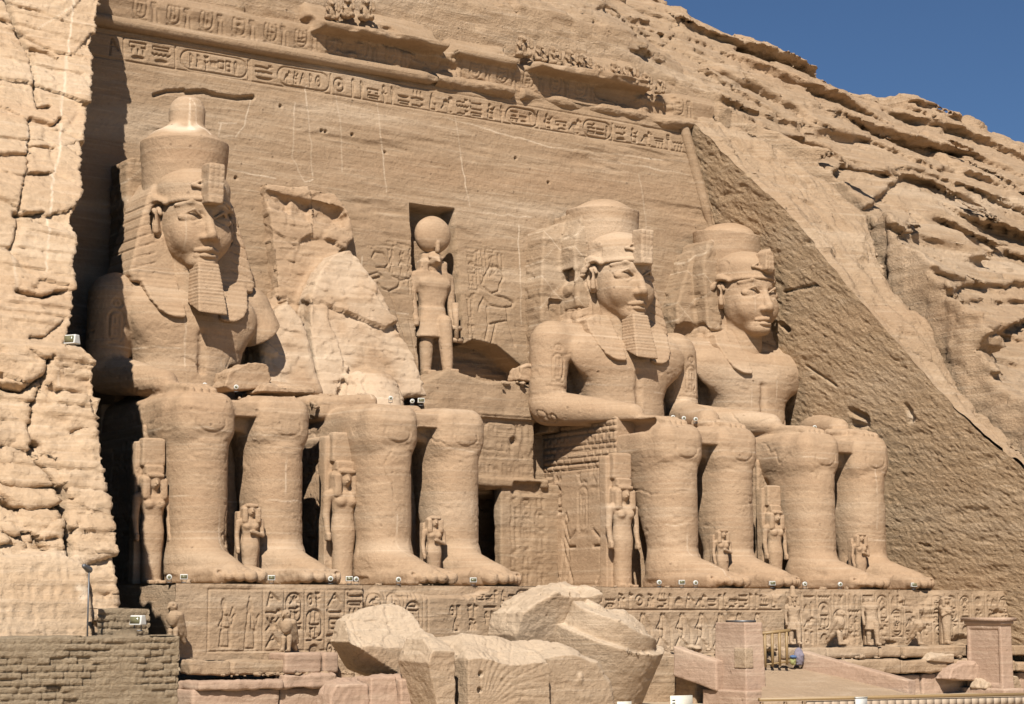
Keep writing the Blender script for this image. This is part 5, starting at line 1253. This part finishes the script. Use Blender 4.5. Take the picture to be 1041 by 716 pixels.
sheet('terrace_top', np.stack([XB, topy + (1.2 - topy) * TB, -.004 + .03 * np.minimum(fbm(XB * .8, TB * 9, 0, 3), 0)], -1), M['terrace'], ter)
yb = np.linspace(TY + .1, 1, 60); YB, ZB = np.meshgrid(yb, np.linspace(-2.8, -.01, 20), indexing='ij')
sheet('terrace_end', np.stack([-20.18 + .12 * fbm(YB * .8, ZB, 2, 4), YB, ZB], -1), M['terrace'], ter)

def course(name, x0, x1, y0, y1, z0, z1, m, bl_=1.4, seed=1, am=.08, cut_=0.3):
    """a row of worn stone blocks"""
    rr = random.Random(seed); V = Vol((x0 - .2, y0 - .2, z0 - .1), (x1 + .2, y1 + .2, z1 + .2), .06); x = x0
    while x < x1 - .3:
        w = min(bl_ * rr.uniform(.6, 1.5), x1 - x); dz = rr.uniform(0, cut_) * (z1 - z0); dy = rr.uniform(-.12, .12)
        V.u(box((x + w / 2, (y0 + y1) / 2 + dy, (z0 + z1 - dz) / 2), (w / 2 - .02, (y1 - y0) / 2, (z1 - dz - z0) / 2), .08), .02); x += w
    v, f = V.mesh(); v = rough(v, f, am, 1.5, seed, 4, .03)
    return put(name, v, f, m, ter)
p0 = at(185, 665, Y=-11.6)
course('base_moulding', -20.1, -14.6, -13.00, TY - .02, -3.25, -2.58, M['terrace'], 2.0, 3, .11, .35)
course('base_moulding', 7.6, 23.4, -13.20, TY - .02, -3.05, -2.56, M['terrace'], 2.2, 5, .06, .08)
course('base_step', -14.8, 8.0, -12.80, TY - .02, -3.75, -2.62, M['terrace'], 1.6, 16, .12, .15)
course('base_step', -20.1, -12.0, -13.70, TY - .02, -3.75, -3.27, M['red'], 2.6, 6, .10, .4)
course('base_step', 8.0, 23.4, -13.60, TY - .02, -3.75, -3.10, M['terrace'], 3.0, 8, .12, .5)
course('base_wall', -20.2, -7, -13.40, TY - .02, -4.9, -3.72, M['red'], 3.4, 9, .03, .02)
course('base_wall', -7, 9.0, -13.20, TY - .02, -4.9, -2.8, M['terrace'], 1.6, 10, .10, .12)
course('base_wall', 9.0, 23.6, -13.30, TY - .02, -4.9, -3.78, M['red'], 2.4, 11, .06, .05)
ped = course('falcon_block', -16.5, -14.3, -13.35, TY - .02, -3.25, -2.50, M['red'], 2.2, 14, .03, .0)
print('terrace', round(time.time() - T0, 1))

# ------------------------------------------------------------------ fallen pieces of the second colossus
def rock(name, pl, Y, dep, slope, m, label, seed, cat='rock', h=.05, lean=0.0, am=.10, extra=None, group='fallen pieces of the broken colossus', rad=.04, zs=1.0, fan=None):
    P = px_poly(pl, Y + dep); xs = [q[0] for q in P]; zs_ = [q[1] for q in P]
    V = Vol((min(xs) - .6, Y - .6, min(zs_) - .5), (max(xs) + .6, Y + dep + .6, max(zs_) + .5), h)
    V.u(prism(P, Y, Y + dep, lean, 0, min(zs_), rad))
    zt = max(zs_)
    V.keep(lambda X, Yv, Z: (Z - (zt + .05) + slope * (Y + dep - Yv) + .25 * vn(X * .7, Yv * .7, seed)) / math.sqrt(1 + slope * slope) + 0 * X)
    if extra: extra(V)
    v, f = V.mesh(); n = normals(v, f)
    brk_lit = np.clip(n[:, 2] * 1.6, 0, 1)  # upward faces: rougher break, and the mask for the sunlit tint
    d = am * (.25 + .9 * brk_lit) * fbm(v[:, 0] * 1.1 + seed, v[:, 1] * 1.1, v[:, 2] * 2.0 * zs, 5) + .03 * fbm(v[:, 0] * 5, v[:, 1] * 5 + seed, v[:, 2] * 5, 3)
    if fan:
        q = at(fan[0], fan[1], Y=Y); ca = Canvas(q[0] - 3.5, q[2] - 1, q[0] + 3.5, q[2] + 3.4, .03)
        for a in np.arange(fan[2], fan[3], 8): ca.line([(q[0] + .3 * math.cos(R(a)), q[2] + .3 * math.sin(R(a))), (q[0] + 1.6 * math.cos(R(a - 6)), q[2] + 1.6 * math.sin(R(a - 6))), (q[0] + 3.2 * math.cos(R(a - 18)), q[2] + 3.2 * math.sin(R(a - 18)))], .045, .035)
        d = d - ca.sample(v[:, 0], v[:, 2]) * (n[:, 1] < -.3)
    v = v + n * d[:, None]
    v = chip(v, f, .5 * am, (1.2, 1.2, .8), seed, np.clip(brk_lit + .2, 0, 1), .03)
    o = put(name, v, f, M[m], attrs={'tint': .28 * brk_lit * (m == 'broken')})  # tops painted paler than the fronts, sunlight put into the colour
    return tag(o, label, cat, group)
FY = -17.0
def grooves(cx, cz, yf, k=.06):
    pass
rock('nemes_fragment', [(334, 652), (341, 630), (368, 617), (400, 612), (410, 622), (422, 658), (424, 692), (380, 692), (352, 680)], -17.6, 1.6, .9, 'broken', 'leaning broken piece with fan grooves on its dark underside, left of the fallen blocks', 3, h=.04, rad=.03, fan=(372, 690, 100, 190), extra=lambda V: V.keep(lambda X, Yv, Z: ((at(338, 645, Y=-17.6)[2] - Z) * .80 + (at(338, 645, Y=-17.6)[0] - X) * .45 + (-17.35 - Yv) * .40)))
rock('headdress_fragment', [(404, 672), (412, 650), (424, 642), (431, 644), (432, 728), (416, 728)], -20.6, 2.0, .45, 'broken', 'squared broken block split from its neighbour by a dark gap', 6, am=.08, h=.04, rad=.03)
rock('headdress_fragment', [(408, 700), (424, 650), (470, 644), (500, 650), (504, 728), (410, 728)], -18.5, 1.4, .3, 'broken', 'broken block deep behind the dark gap between the two front pieces', 7, am=.08)
rock('headdress_fragment', [(446, 668), (470, 644), (500, 646), (522, 654), (528, 676), (528, 728), (446, 728)], -20.5, 1.9, .52, 'broken', 'upright broken block with fine fan-shaped grooves carved on its front', 9, am=.07, h=.04, rad=.03, fan=(490, 726, 10, 100), extra=lambda V: (V.cut(ell(tuple(at(489, 685, Y=-20.5)), (.10, .2, .08)), .02), V.cut(ell(tuple(at(488, 701, Y=-20.5)), (.10, .2, .08)), .02)))
rock('headdress_fragment', [(496, 652), (530, 648), (556, 654), (578, 668), (594, 690), (602, 728), (496, 728)], -19.9, 1.8, .45, 'broken', 'rounded broken block with a hollowed dark front, right of the fan-grooved piece', 11, am=.08, h=.04, rad=.30, extra=lambda V: (V.cut(ell((at(534, 712, Y=-20.0)[0], -20.1, at(534, 712, Y=-20.0)[2]), (.75, .8, 1.0)), .03), V.u(ell((at(591, 690, Y=-20.0)[0], -19.75, at(591, 690, Y=-20.0)[2]), (.20, .25, .28)), .05)))
# the crown, toppled
cx0 = at(612, 645, Y=-16.2)
Vx = Vol((cx0[0] - 5.4, -20, -5.4), (cx0[0] + 3.2, -13.2, 1.4), .06)
tilt = np.array([.15, -.33, 1.0]); tilt /= np.linalg.norm(tilt)
rim = np.array([cx0[0] + .12, -16.4, cx0[2] + .05])
def frust(X, Y, Z):
    a = (X - rim[0]) * tilt[0] + (Y - rim[1]) * tilt[1] + (Z - rim[2]) * tilt[2]
    q = np.sqrt(np.maximum((X - rim[0]) ** 2 + (Y - rim[1]) ** 2 + (Z - rim[2]) ** 2 - a * a, 1e-6))
    return np.maximum(q - (2.28 + .11 * a), np.maximum(a, -4.6 - a) )
Vx.u((frust, (cx0[0] - 4, -20, -5.4), (cx0[0] + 4, -13, 1.0)))
def dome(X, Y, Z):
    a = (X - rim[0]) * tilt[0] + (Y - rim[1]) * tilt[1] + (Z - rim[2]) * tilt[2]
    q = np.sqrt(np.maximum((X - rim[0]) ** 2 + (Y - rim[1]) ** 2 + (Z - rim[2]) ** 2 - a * a, 1e-6))
    t_ = (1.0 + .3 * vn(X * .7, Y * .7, 2 + Z * 0) - .16 * (X - rim[0]) - .10 * q * q)
    return np.maximum(q - (1.92 - .08 * a), np.maximum(a - t_, -a - .3))
Vx.u((dome, (cx0[0] - 4, -20, -5), (cx0[0] + 4, -13, 1.4)), .03)
v, f = Vx.mesh(); n = normals(v, f); brk_lit = np.clip((n[:, 2] - .25) * 2, 0, 1) 
v = v + n * ((.03 + .10 * brk_lit) * fbm(v[:, 0] * 1.2, v[:, 1] * 1.2, v[:, 2] * 1.6, 5) + .02 * fbm(v[:, 0] * 5, v[:, 1] * 5, v[:, 2] * 5, 3))[:, None]
v = chip(v, f, .09, (1.2, 1.2, .8), 4, np.clip(brk_lit + .15, 0, 1), .03)
tag(put('crown_fragment', v, f, M['broken'], attrs={'tint': .28 * brk_lit}), 'huge toppled stone crown with a stepped rim, lying in front of the terrace', 'rock', 'fallen pieces of the broken colossus')  # paler tint on upward faces paints in the sunlit top
rock('crown_chunk', [(494, 645), (499, 622), (520, 607), (545, 596), (575, 590), (578, 612), (562, 622), (556, 664), (500, 664)], -15.9, 1.8, .30, 'broken', 'rough broken lump leaning against the left side of the toppled crown', 13, h=.04, rad=.12, lean=-.25, am=.12)
rock('foundation_block', [(322, 705), (330, 692), (360, 686), (362, 728), (320, 728)], -18.6, 1.0, .2, 'red', 'small squared stone under the leaning groove-marked piece, leftmost of three', 12, group='squared stones', am=.05)
rock('foundation_block', [(362, 688), (388, 684), (392, 728), (362, 728)], -18.7, 1.0, .2, 'red', 'squared stone with a ledge, middle of the three below the leaning piece', 14, group='squared stones', am=.05)
rock('foundation_block', [(392, 686), (424, 683), (428, 728), (393, 728)], -18.9, 1.0, .2, 'red', 'squared reddish stone touching the split block, rightmost of three', 16, group='squared stones', am=.05)
rock('rubble_rock', [(674, 728), (676, 690), (690, 668), (712, 664), (728, 676), (732, 728)], -14.4, 2.0, .3, 'terrace', 'rough brown lump of bedrock left of the stone stela near the ramp', 18, group='loose rocks', am=.16)
rock('rubble_rock', [(776, 716), (777, 695), (786, 690), (792, 700), (794, 716)], -15.2, .9, .3, 'red', 'small rough rock leaning on the foot of the stela by the ramp', 19, group='loose rocks', am=.12)
rock('rubble_rock', [(945, 690), (948, 678), (962, 672), (980, 674), (982, 692)], -14.2, 1.2, .3, 'red', 'reddish rough stone between the ramp parapet and the framed stela', 20, group='loose rocks', am=.12)
rock('rubble_rock', [(985, 700), (988, 690), (1018, 684), (1024, 700)], -15.0, 1.0, .3, 'broken', 'pale slanted stone slab lying at the foot of the framed stela', 21, group='loose rocks', am=.08)
rock('rubble_rock', [(930, 672), (934, 664), (950, 660), (957, 666), (957, 674)], -13.7, .8, .3, 'broken', 'pale rounded stone resting on the terrace base below the headless falcon', 22, group='loose rocks', am=.08)
rock('lap_boulder', [(214, 396), (219, 380), (236, 372), (258, 373), (262, 388), (258, 398), (222, 400)], -5.6, 1.3, .12, 'statue', 'loose boulder resting on the lap of the complete crowned king', 25, group='loose rocks', am=.12)
rock('lap_boulder', [(247, 402), (252, 394), (275, 390), (298, 394), (303, 404)], -6.4, 1.6, .3, 'statue', 'low broken rubble on the knee of the complete crowned king', 26, group='loose rocks', am=.2)
rock('facade_boulder', [(515, 388), (518, 376), (530, 372), (540, 380), (538, 392)], -.9, 1.0, .3, 'statue', 'small boulder on the ledge to the right below the niche', 27, group='loose rocks', am=.12)
print('rocks', round(time.time() - T0, 1))

# rubble and chips lying about: on the terrace edge, on the broken lap, at the foot of the terrace and in the crevice by the slope
rq = np.random.RandomState(5); st_v, st_f = [], []
Vs = Vol((-1.3, -1.3, -1.3), (1.3, 1.3, 1.3), .28); Vs.u(ell((0, 0, 0), (1, 1, 1))); sv, sf = Vs.mesh()
def stones(n, lo, hi, s0, s1, zf=None):
    for _ in range(n):
        p = np.array([rq.uniform(lo[a], hi[a]) for a in range(3)]); s_ = s0 + (s1 - s0) * rq.rand() ** 3
        if zf is not None: p[2] = zf(p[0], p[1])
        w = sv * (1 + .35 * facets(sv[:, 0] + 9 * rq.rand(), sv[:, 1] + p[0], sv[:, 2] + p[1], (.9, .9, .9), 2, 1.2)[0])[:, None]
        q_ = w * s_ * np.array([rq.uniform(.8, 1.5), rq.uniform(.8, 1.3), rq.uniform(.5, .8)]); a = rq.uniform(0, 6.28)
        st_v.append(np.stack([q_[:, 0] * math.cos(a) - q_[:, 1] * math.sin(a), q_[:, 0] * math.sin(a) + q_[:, 1] * math.cos(a), q_[:, 2]], 1) + p + [0, 0, .3 * s_]); st_f.append(sf)
stones(70, (-19, -11.8, 0), (21, -8.6, 0), .03, .14); stones(26, (A2 - 4.2, -5.0, 7.45), (A2 + 1.2, -2.6, 7.6), .06, .28); stones(16, (A1 + .6, -6.2, 7.4), (A1 + 3.2, -4.0, 7.5), .06, .26)
stones(40, (-14, -13.6, -2.62), (8, -12.7, -2.6), .05, .3); stones(40, (-19, -13.5, -3.3), (-13, -13.1, -3.25), .04, .16); stones(24, (8, -13.4, -3.1), (21, -13.1, -3.05), .04, .2); stones(10, (.5, -.9, 9.6), (4, -.2, 9.8), .08, .3)
for _ in range(34):
    y_ = rq.uniform(-14, 1.5); x_ = float(np.interp(y_, cry, crx)) - .45
    stones(1, (x_ - .25, y_, 0), (x_ + .15, y_ + .1, 0), .12, .5, lambda a_, b_: float(np.interp(b_, dgy, dgz)) - .9)
sv_, sf_ = joinm(list(zip(st_v, st_f)))
tag(put('rubble', sv_, sf_, M['terrace'], None, False), 'loose stone chips scattered on ledges and at the terrace foot', 'rubble', None, 'stuff')

# ------------------------------------------------------------------ mud brick walls
def mudwall(x0, x1, y, z0, z1, dep, label, seed, turn=1.0):
    t = empty('mud_brick_wall', ((x0 + x1) / 2, y + dep / 2, z0), label, 'wall', 'mud brick walls')
    U = np.arange(x0, x1 + turn, .04); Z = np.arange(z0, z1 + .3, .035)
    UU, ZZ = np.meshgrid(U, Z, indexing='ij')
    bh, bw = .19, .40
    zz = ZZ + .03 * fbm(UU * .7, 0, ZZ, 3); r_ = np.floor(zz / bh); u2 = UU / bw + .5 * (r_ % 2) + .25 * hsh(r_, 1, 5); c_ = np.floor(u2)
    fz = np.minimum(zz / bh - r_, 1 - zz / bh + r_) * bh; fu = np.minimum(u2 - c_, 1 - u2 + c_) * bw
    e = np.minimum(sstep(.0, .045, fz), sstep(.0, .03, fu) * .85 + .15); pl_ = sstep(-.15, .25, fbm(UU * .9, seed, ZZ * 1.1, 4))
    d = (-.08 * (1 - e) + .08 * (hsh(r_, c_, 3) - .5)) * (.25 + .7 * pl_) + .06 * fbm(UU * 2.8, 0, ZZ * 3 + seed, 5, .65) - .10 * (hsh(r_, c_, 9) > .95)
    top = z1 + .10 * np.round(fbm(UU * .8, seed, 0, 3) * 3) / 2 * bh + .05 * fbm(UU * 2.5, seed, 3, 3)
    top = np.floor(top / bh) * bh + .03 * vn(UU * 4, 0, seed)
    Zc = np.minimum(ZZ, top); back = np.maximum(ZZ - top, 0)
    X = np.minimum(UU, x1); Yt = np.maximum(UU - x1, 0) * (dep / turn)
    nx = (UU > x1).astype(float)
    P = np.stack([X + d * nx, y + Yt - d * (1 - nx) + back * dep / .3 * (1 - nx), Zc], -1)
    P[..., 0] -= back * nx * 2
    sheet('brick_face', P, M['mud'], t)
    return t
m0, m1 = at(-60, 640, Y=-25), at(183, 641, Y=-25)
mudwall(m0[0], m1[0], -25.0, -4.9, m1[2], 1.2, 'big crumbling mud brick wall in the lower left corner', 1.0, 1.2)
m0, m1 = at(100, 612, Y=-23.0), at(153, 613, Y=-23.0)
mudwall(m0[0], m1[0], -23.0, -4.9, m1[2] - .02, .9, 'low mud brick stub rising behind the big brick wall', 2.0, .9)

# ------------------------------------------------------------------ ramp with parapets, stelae, gate, fence
rA = [at(776, 679, Y=-13.5), at(816, 679, Y=-13.5), at(930, 707, Y=-19.5), at(774, 709, Y=-19.5)]
n_, m_ = 60, 60; s_, t_ = np.meshgrid(np.linspace(0, 1, n_), np.linspace(0, 1, m_), indexing='ij')
P = (rA[0] * (1 - s_[..., None]) + rA[1] * s_[..., None]) * (1 - t_[..., None]) + (rA[3] * (1 - s_[..., None]) + rA[2] * s_[..., None]) * t_[..., None]
P[..., 2] += .03 * fbm(P[..., 0] * 1.2, P[..., 1] * 1.2, 0, 4)
edge_ = np.concatenate([P[:, :1] * [1, 1, 0] + [0, .02, -4.9], P, P[:, -1:] * [1, 1, 0] + [0, -.02, -4.9]], 1)
tag(sheet('ramp', edge_, M['broken']), kind='structure')
def beam(name, a, b, w, hgt, m, label, cat, group=None, am=.03):
    a = np.array(a); b = np.array(b); L_ = np.linalg.norm((b - a)[:2]); ang = math.atan2(b[1] - a[1], b[0] - a[0])
    V = Vol((-.2, -w - .2, -hgt - 1.5), (L_ + .2, w + .2, hgt + .5 + abs(b[2] - a[2])), .055)
    sl = (b[2] - a[2]) / L_
    V.u((lambda X, Y, Z: np.maximum(np.maximum(-X, X - L_), np.maximum(np.abs(Y) - w / 2, np.maximum(Z - sl * X, -hgt - Z + np.minimum(sl * X, 0)))) , (0, -w, -hgt - 1.4), (L_, w, abs(b[2] - a[2]) + .4)))
    v, f = V.mesh(); v = rough(v, f, am, 1.5, 3, 4, .02)
    c, s = math.cos(ang), math.sin(ang); q = v.copy(); q[:, 0] = v[:, 0] * c - v[:, 1] * s + a[0]; q[:, 1] = v[:, 0] * s + v[:, 1] * c + a[1]; q[:, 2] = v[:, 2] + a[2]
    return tag(put(name, q, f, M[m]), label, cat, group)
beam('ramp_parapet', at(818, 662, Y=-13.6), at(927, 692, Y=-19.0), .55, 1.0, 'red', 'low sloping stone parapet on the right side of the ramp', 'parapet', 'ramp parapets')
beam('ramp_parapet', at(688, 657, Y=-13.8), at(732, 672, Y=-16.0), .5, 1.2, 'red', 'low sloping stone parapet running behind the plain stela', 'parapet', 'ramp parapets')
def stela(u, vtop, vbot, Y, dx, dy, taper, cornice, label):
    c = at(u, vbot, Y=Y); t_ = at(u, vtop, Y=Y); H = t_[2] - c[2]
    e = empty('stone_stela', (c[0], Y, c[2]), label, 'stela', 'free-standing stelae')
    V = Vol((-dx, -dy, -.6), (dx, dy, H + .5), .045)
    tb = lambda Z: 1 - taper * np.clip(Z / H, 0, 1)
    V.u((lambda X, Yv, Z: np.maximum(np.maximum(np.abs(X) - dx / 2 * tb(Z), np.abs(Yv) - dy / 2 * tb(Z)), np.maximum(-Z - .5, Z - H)) , (-dx, -dy, -.5), (dx, dy, H)))
    if cornice:
        V.u(box((0, 0, H - .08), (dx / 2 + .05, dy / 2 + .05, .10), .03), .03)
        V.cut(box((-dx / 2, 0, H * .48), (.07, dy / 2 - .2, H * .40), .01), .02)
    v, f = V.mesh(); v = rough(v, f, .018, 2, 5, 4); put('shaft', v + np.array([c[0], Y, c[2]]), f, M['red'], e)
    if cornice: v, f = joinm([bxmesh((c[0] - dx / 2 - .14, Y - dy / 2 - .14, c[2] + H - .02), (c[0] + dx / 2 + .14, Y + dy / 2 + .14, c[2] + H + .14))]); put('cap', v, f, M['red'], e, False)
    V = Vol((-dx, -dy, -.9), (dx, dy, .3), .06); V.u(box((0, 0, -.35), (dx / 2 + .3, dy / 2 + .35, .4), .05)); v, f = V.mesh()
    put('plinth', rough(v, f, .04, 1.5, 4) + np.array([c[0], Y, c[2]]), f, M['red'], e)
    return e, c, H
e, c, H = stela(752, 633, 702, -16.4, 1.05, 2.0, .10, False, 'plain tapering stone stela with a square patch on its corner, beside the wooden gate')
sc_ = 1 - .10 * .42
V = Vol((c[0] - .8, -17.7, c[2] + .7), (c[0] + .3, -16.3, c[2] + 1.9), .025); V.u(box((c[0] - .525 * sc_ + .17, -16.4 - sc_ + .30, c[2] + 1.3), (.21, .34, .40), .01)); v, f = V.mesh()
put('patch', rough(v, f, .012, 5, 3), f, M['broken'], e)
v, f = bxmesh((c[0] - .35, -17.0, c[2] + H + .01), (c[0] + .4, -16.0, c[2] + H + .09)); put('cap', v, f, M['metal'], e, False)
stela(1007, 631, 700, -14.6, .75, 2.15, .05, True, 'framed stone stela with a flat cornice at the far right')
def wood_gate():
    g = empty('wooden_gate', tuple(at(785, 680, Y=-13.4)), 'small varnished wooden gate of upright bars at the head of the ramp', 'gate')
    a, b = at(768, 645, Y=-13.9), at(803, 641, Y=-14.5)
    v, f = tube(a, b, .075, 8); put('top_rail', v, f, M['wood'], g)
    for k in range(5):
        q = a + (b - a) * (.06 + .21 * k); v, f = tube(q, (q[0], q[1], q[2] - 1.42), .062, 8); put('bar', v, f, M['wood'], g)
    q = a + (b - a) * .5; v, f = tube((a[0], a[1], a[2] - 1.3), (b[0], b[1], b[2] - 1.3), .04, 8); put('bottom_rail', v, f, M['wood'], g)
wood_gate()
fe = empty('board_fence', tuple(at(930, 712, Y=-22)), 'long wooden barrier with a light top rail along the bottom edge', 'fence')
a, b = at(772, 711.5, Y=-22.5), at(1130, 704, Y=-22.5)
def obox(a, b, w, h):
    a = np.array(a, float); b = np.array(b, float); d = (b - a); d /= np.linalg.norm(d); sd_ = np.cross(d, (0, 0, 1)); sd_ /= np.linalg.norm(sd_); up = np.cross(sd_, d)
    V = np.array([p + sd_ * i * w / 2 + up * j * h / 2 for p in (a, b) for i, j in ((-1, -1), (1, -1), (1, 1), (-1, 1))]); return V, np.array([(0, 1, 2, 3), (4, 7, 6, 5), (0, 4, 5, 1), (1, 5, 6, 2), (2, 6, 7, 3), (3, 7, 4, 0)])
v, f = obox(a, b, .14, .12); put('rail', v, f, M['wood'], fe, False)
L_ = np.linalg.norm(b - a); k = 0; s = 2.3
while s < L_ - .3:
    q = a + (b - a) * s / L_; w = .40
    v, f = bxmesh((q[0], q[1] - .02, GROUND), (q[0] + w, q[1] + .03, q[2] - .09)); put('board', v, f, M['board'], fe, False); s += .415; k += 1
for s in (.05, 1.2, 2.1):
    q = a + (b - a) * s / L_; v, f = bxmesh((q[0], q[1] - .05, GROUND), (q[0] + .1, q[1] + .05, q[2] - .09)); put('post', v, f, M['wood2'], fe, False)
def board_sign(u0, u1, v0, Y, lb, marks):
    a = at(u0, v0, Y=Y); b = at(u1, v0, Y=Y); g = empty('sign_board', (a[0], Y, GROUND), lb, 'sign')
    v, f = bxmesh((a[0], Y, a[2] - .9), (b[0], Y + .05, a[2])); put('panel', v, f, M['sign'], g, False)
    v, f = tube(((a[0] + b[0]) / 2, Y + .09, GROUND - .1), ((a[0] + b[0]) / 2, Y + .09, a[2] - .1), .04, 8); put('post', v, f, M['metal'], g)
    if marks:
        ps = [bxmesh((a[0] + .06, Y - .006, a[2] - .18 - .1 * k), (a[0] + .2, Y - .001, a[2] - .14 - .1 * k)) for k in range(2)]
        v, f = joinm(ps); put('mark', v, f, M['black'], g, False)
board_sign(682, 704, 707.5, -21.5, 'cream sign with two short dark marks in front of the rough bedrock lump', True)
board_sign(628, 642, 713.5, -21.5, 'cream sign whose top edge shows in front of the toppled crown', False)
q = at(873, 709.5, Y=-22.6); bxs = empty('white_box', (q[0], q[1], q[2] - .5), 'white box fixed to the long wooden barrier', 'box')
v, f = bxmesh((q[0] - .28, q[1] - .16, q[2] - .55), (q[0] + .28, q[1] - .075, q[2])); put('case', v, f, M['lampw'], bxs, False); v, f = bxmesh((q[0] - .3, q[1] - .18, q[2]), (q[0] + .3, q[1] - .07, q[2] + .04)); put('lid', v, f, M['lampw'], bxs, False)
# bundle of cloth and a sack at the head of the ramp
def blob(name, u, v_, Y, r, m, label, cat, seed):
    p = at(u, v_, Y=Y); V = Vol(p - np.array(r) * 1.4, p + np.array(r) * 1.4, min(r) / 7); V.u(ell(p, r)); V.cut(box((p[0], p[1], p[2] - r[2] * 1.35), (2, 2, r[2] * .5)), .05); V.u(ell(p + np.array([0, 0, r[2] * .75]), np.array(r) * .5), r[0] * .4)
    v, f = V.mesh(); return tag(put(name, rough(v, f, min(r) * .3, 1.2 / min(r), seed, 3), f, M[m]), label, cat)
bb = blob('cloth_bundle', 806, 672, -13.9, (.16, .14, .2), 'yellow', 'small bright bundle of yellow and blue cloth at the head of the ramp', 'bundle', 2)
p = at(806, 668, Y=-13.95); V = Vol(p - .4, p + .4, .03); V.u(ell(p + np.array([0, -.03, .0]), (.16, .15, .07))); v, f = V.mesh(); put('blue_cloth', rough(v, f, .04, 6, 3), f, M['blue'], bb)
blob('cloth_sack', 812, 669, -13.8, (.24, .2, .38), 'purple', 'grey purple sack standing beside the bright cloth bundle', 'sack', 5)
print('site', round(time.time() - T0, 1))

# ------------------------------------------------------------------ floodlights
def flood(kind, loc, rz, sc, label):
    t = empty('floodlight', loc, label, 'floodlight', 'floodlights', rz); t.scale = (sc,) * 3
    if kind not in flood.cache:
        if kind == 'round':
            A = np.linspace(0, 2 * math.pi, 13); rr = np.array([.0, .11, .15, .15, .10, 0]); yy = np.array([.16, .16, .06, -.12, -.13, -.115])
            P = np.stack([rr[:, None] * np.cos(A), np.broadcast_to(yy[:, None], (6, 13)), .26 + rr[:, None] * np.sin(A)], -1)
            b = mesh_from('lamp_body', P.reshape(-1, 3), gridF(6, 13), M['lampw']); v, f = tube((0, -.131, .26), (0, -.142, .26), .085, 10); g = mesh_from('lens', v, f, M['lampglass'])
        else:
            V = Vol((-.3, -.25, .05), (.3, .25, .55), .02); V.u(prism([(-.2, .14), (.2, .14), (.2, .42), (-.2, .42)], -.13, .13, .2, -.25, .28, .02)); v, f = V.mesh(); b = mesh_from('lamp_body', v, f, M['lampw'])
            v, f = obox((-.165, -.146, .28), (.165, -.146, .28), .012, .2); g = mesh_from('lens', v, f, M['lampglass'])
        v, f = joinm([bxmesh((-.13, -.02, 0), (-.11, .02, .28)), bxmesh((.11, -.02, 0), (.13, .02, .28)), bxmesh((-.13, -.06, -.03), (.13, .06, .0))])
        flood.cache[kind] = (b, g, mesh_from('bracket', v, f, M['metal'], False))
    b, g, s = flood.cache[kind]
    bo = link('lamp_body', b, t); link('lens', g, bo); link('bracket', s, t)
    return t
flood.cache = {}
FL = [('round', 172, 592, -11.5, 'under the shaded queen at the far left of the terrace'), ('box', 187, 587, -11.65, 'at the outer foot of the complete crowned king'), ('box', 276, 584, -11.72, 'between the feet of the complete crowned king'),
      ('round', 336, 588, -11.65, 'at the toe tip of the complete crowned king'), ('box', 355, 588, -11.5, 'under the plumed queen'), ('round', 362, 589, -11.5, 'under the plumed queen'),
      ('round', 405, 590, -11.7, 'at the toes of the broken colossus, nearer the queen'), ('box', 481, 592, -11.72, 'between the feet of the broken colossus'),
      ('round', 670, 601, -11.65, 'at the edge beside the tall queen'), ('box', 693, 599, -11.65, 'in front of the outer foot of the bearded king'), ('round', 707, 600, -11.7, 'at the toes of the bearded king'),
      ('box', 785, 597, -11.72, 'between the toes of the bearded king'), ('round', 818, 599, -11.65, 'between the bearded and the beardless king'), ('round', 854, 600, -11.72, 'at the toes of the beardless king'), ('box', 929, 598, -11.72, 'near the outer toes of the beardless king')]
for k, u, v_, Y, lb in FL:
    p = at(u, v_, Y=Y); flood(k, (p[0], Y, .03), R(-25), .68, ('boxy' if k == 'box' else 'round') + ' floodlight on the terrace ' + lb)
for k, u, v_, Y, lb, sc in (('round', 208, 396, -6.4, 'round floodlight at the fingertips of the complete crowned king', .9), ('round', 240, 398, -6.6, 'round floodlight on the lap below the loose boulder', .9), ('round', 397, 409, -5.2, 'single white floodlight on the knee rim of the broken colossus', .9),
                         ('round', 419, 412, -5.6, 'white floodlight at the left of a close pair above the broken lap', .9), ('box', 428, 412, -5.6, 'boxy floodlight at the right of a close pair above the broken lap', 1.0),
                         ('round', 684, 428, -6.4, 'leftmost of three floodlights between the two right colossi', .9), ('round', 695, 429, -6.4, 'middle of three floodlights between the two right colossi', .9), ('round', 707, 430, -6.4, 'rightmost of three floodlights between the two right colossi', .9), ('round', 828, 438, -6.0, 'floodlight on the inner knee of the beardless king', .9)):
    p = at(u, v_, Y=Y); flood(k, tuple(p), R(-25), sc * .72, lb)
p = at(73, 355, Y=-17.2); flood('box', (p[0], p[1], p[2]), R(-60), 1.1, 'white floodlight on the ledge of the left cliff')
p = at(140, 640, Y=-24.6); flood('box', (p[0], -24.6, p[2] - .02), R(-60), 1.0, 'big white floodlight on top of the big mud brick wall')
p = at(89, 637, Y=-24.0); q = at(88, 580, Y=-24.0); t = empty('pole_lamp', (p[0], -24, p[2] - .4), 'small lamp on a thin pole in front of the dressed cliff panel', 'lamp')
v, f = tube((p[0], -24, p[2] - .6), (p[0], -24, q[2]), .026, 8); put('pole', v, f, M['metal'], t)
V = Vol((q[0] - .4, -24.4, q[2] - .3), (q[0] + .4, -23.6, q[2] + .4), .03); V.u(cone((q[0] - .12, -24.1, q[2] + .12), (q[0] + .1, -23.95, q[2] + .02), .07, .10)); v, f = V.mesh(); put('lamp_head', v, f, M['metal'], t)
print('done', round(time.time() - T0, 1))
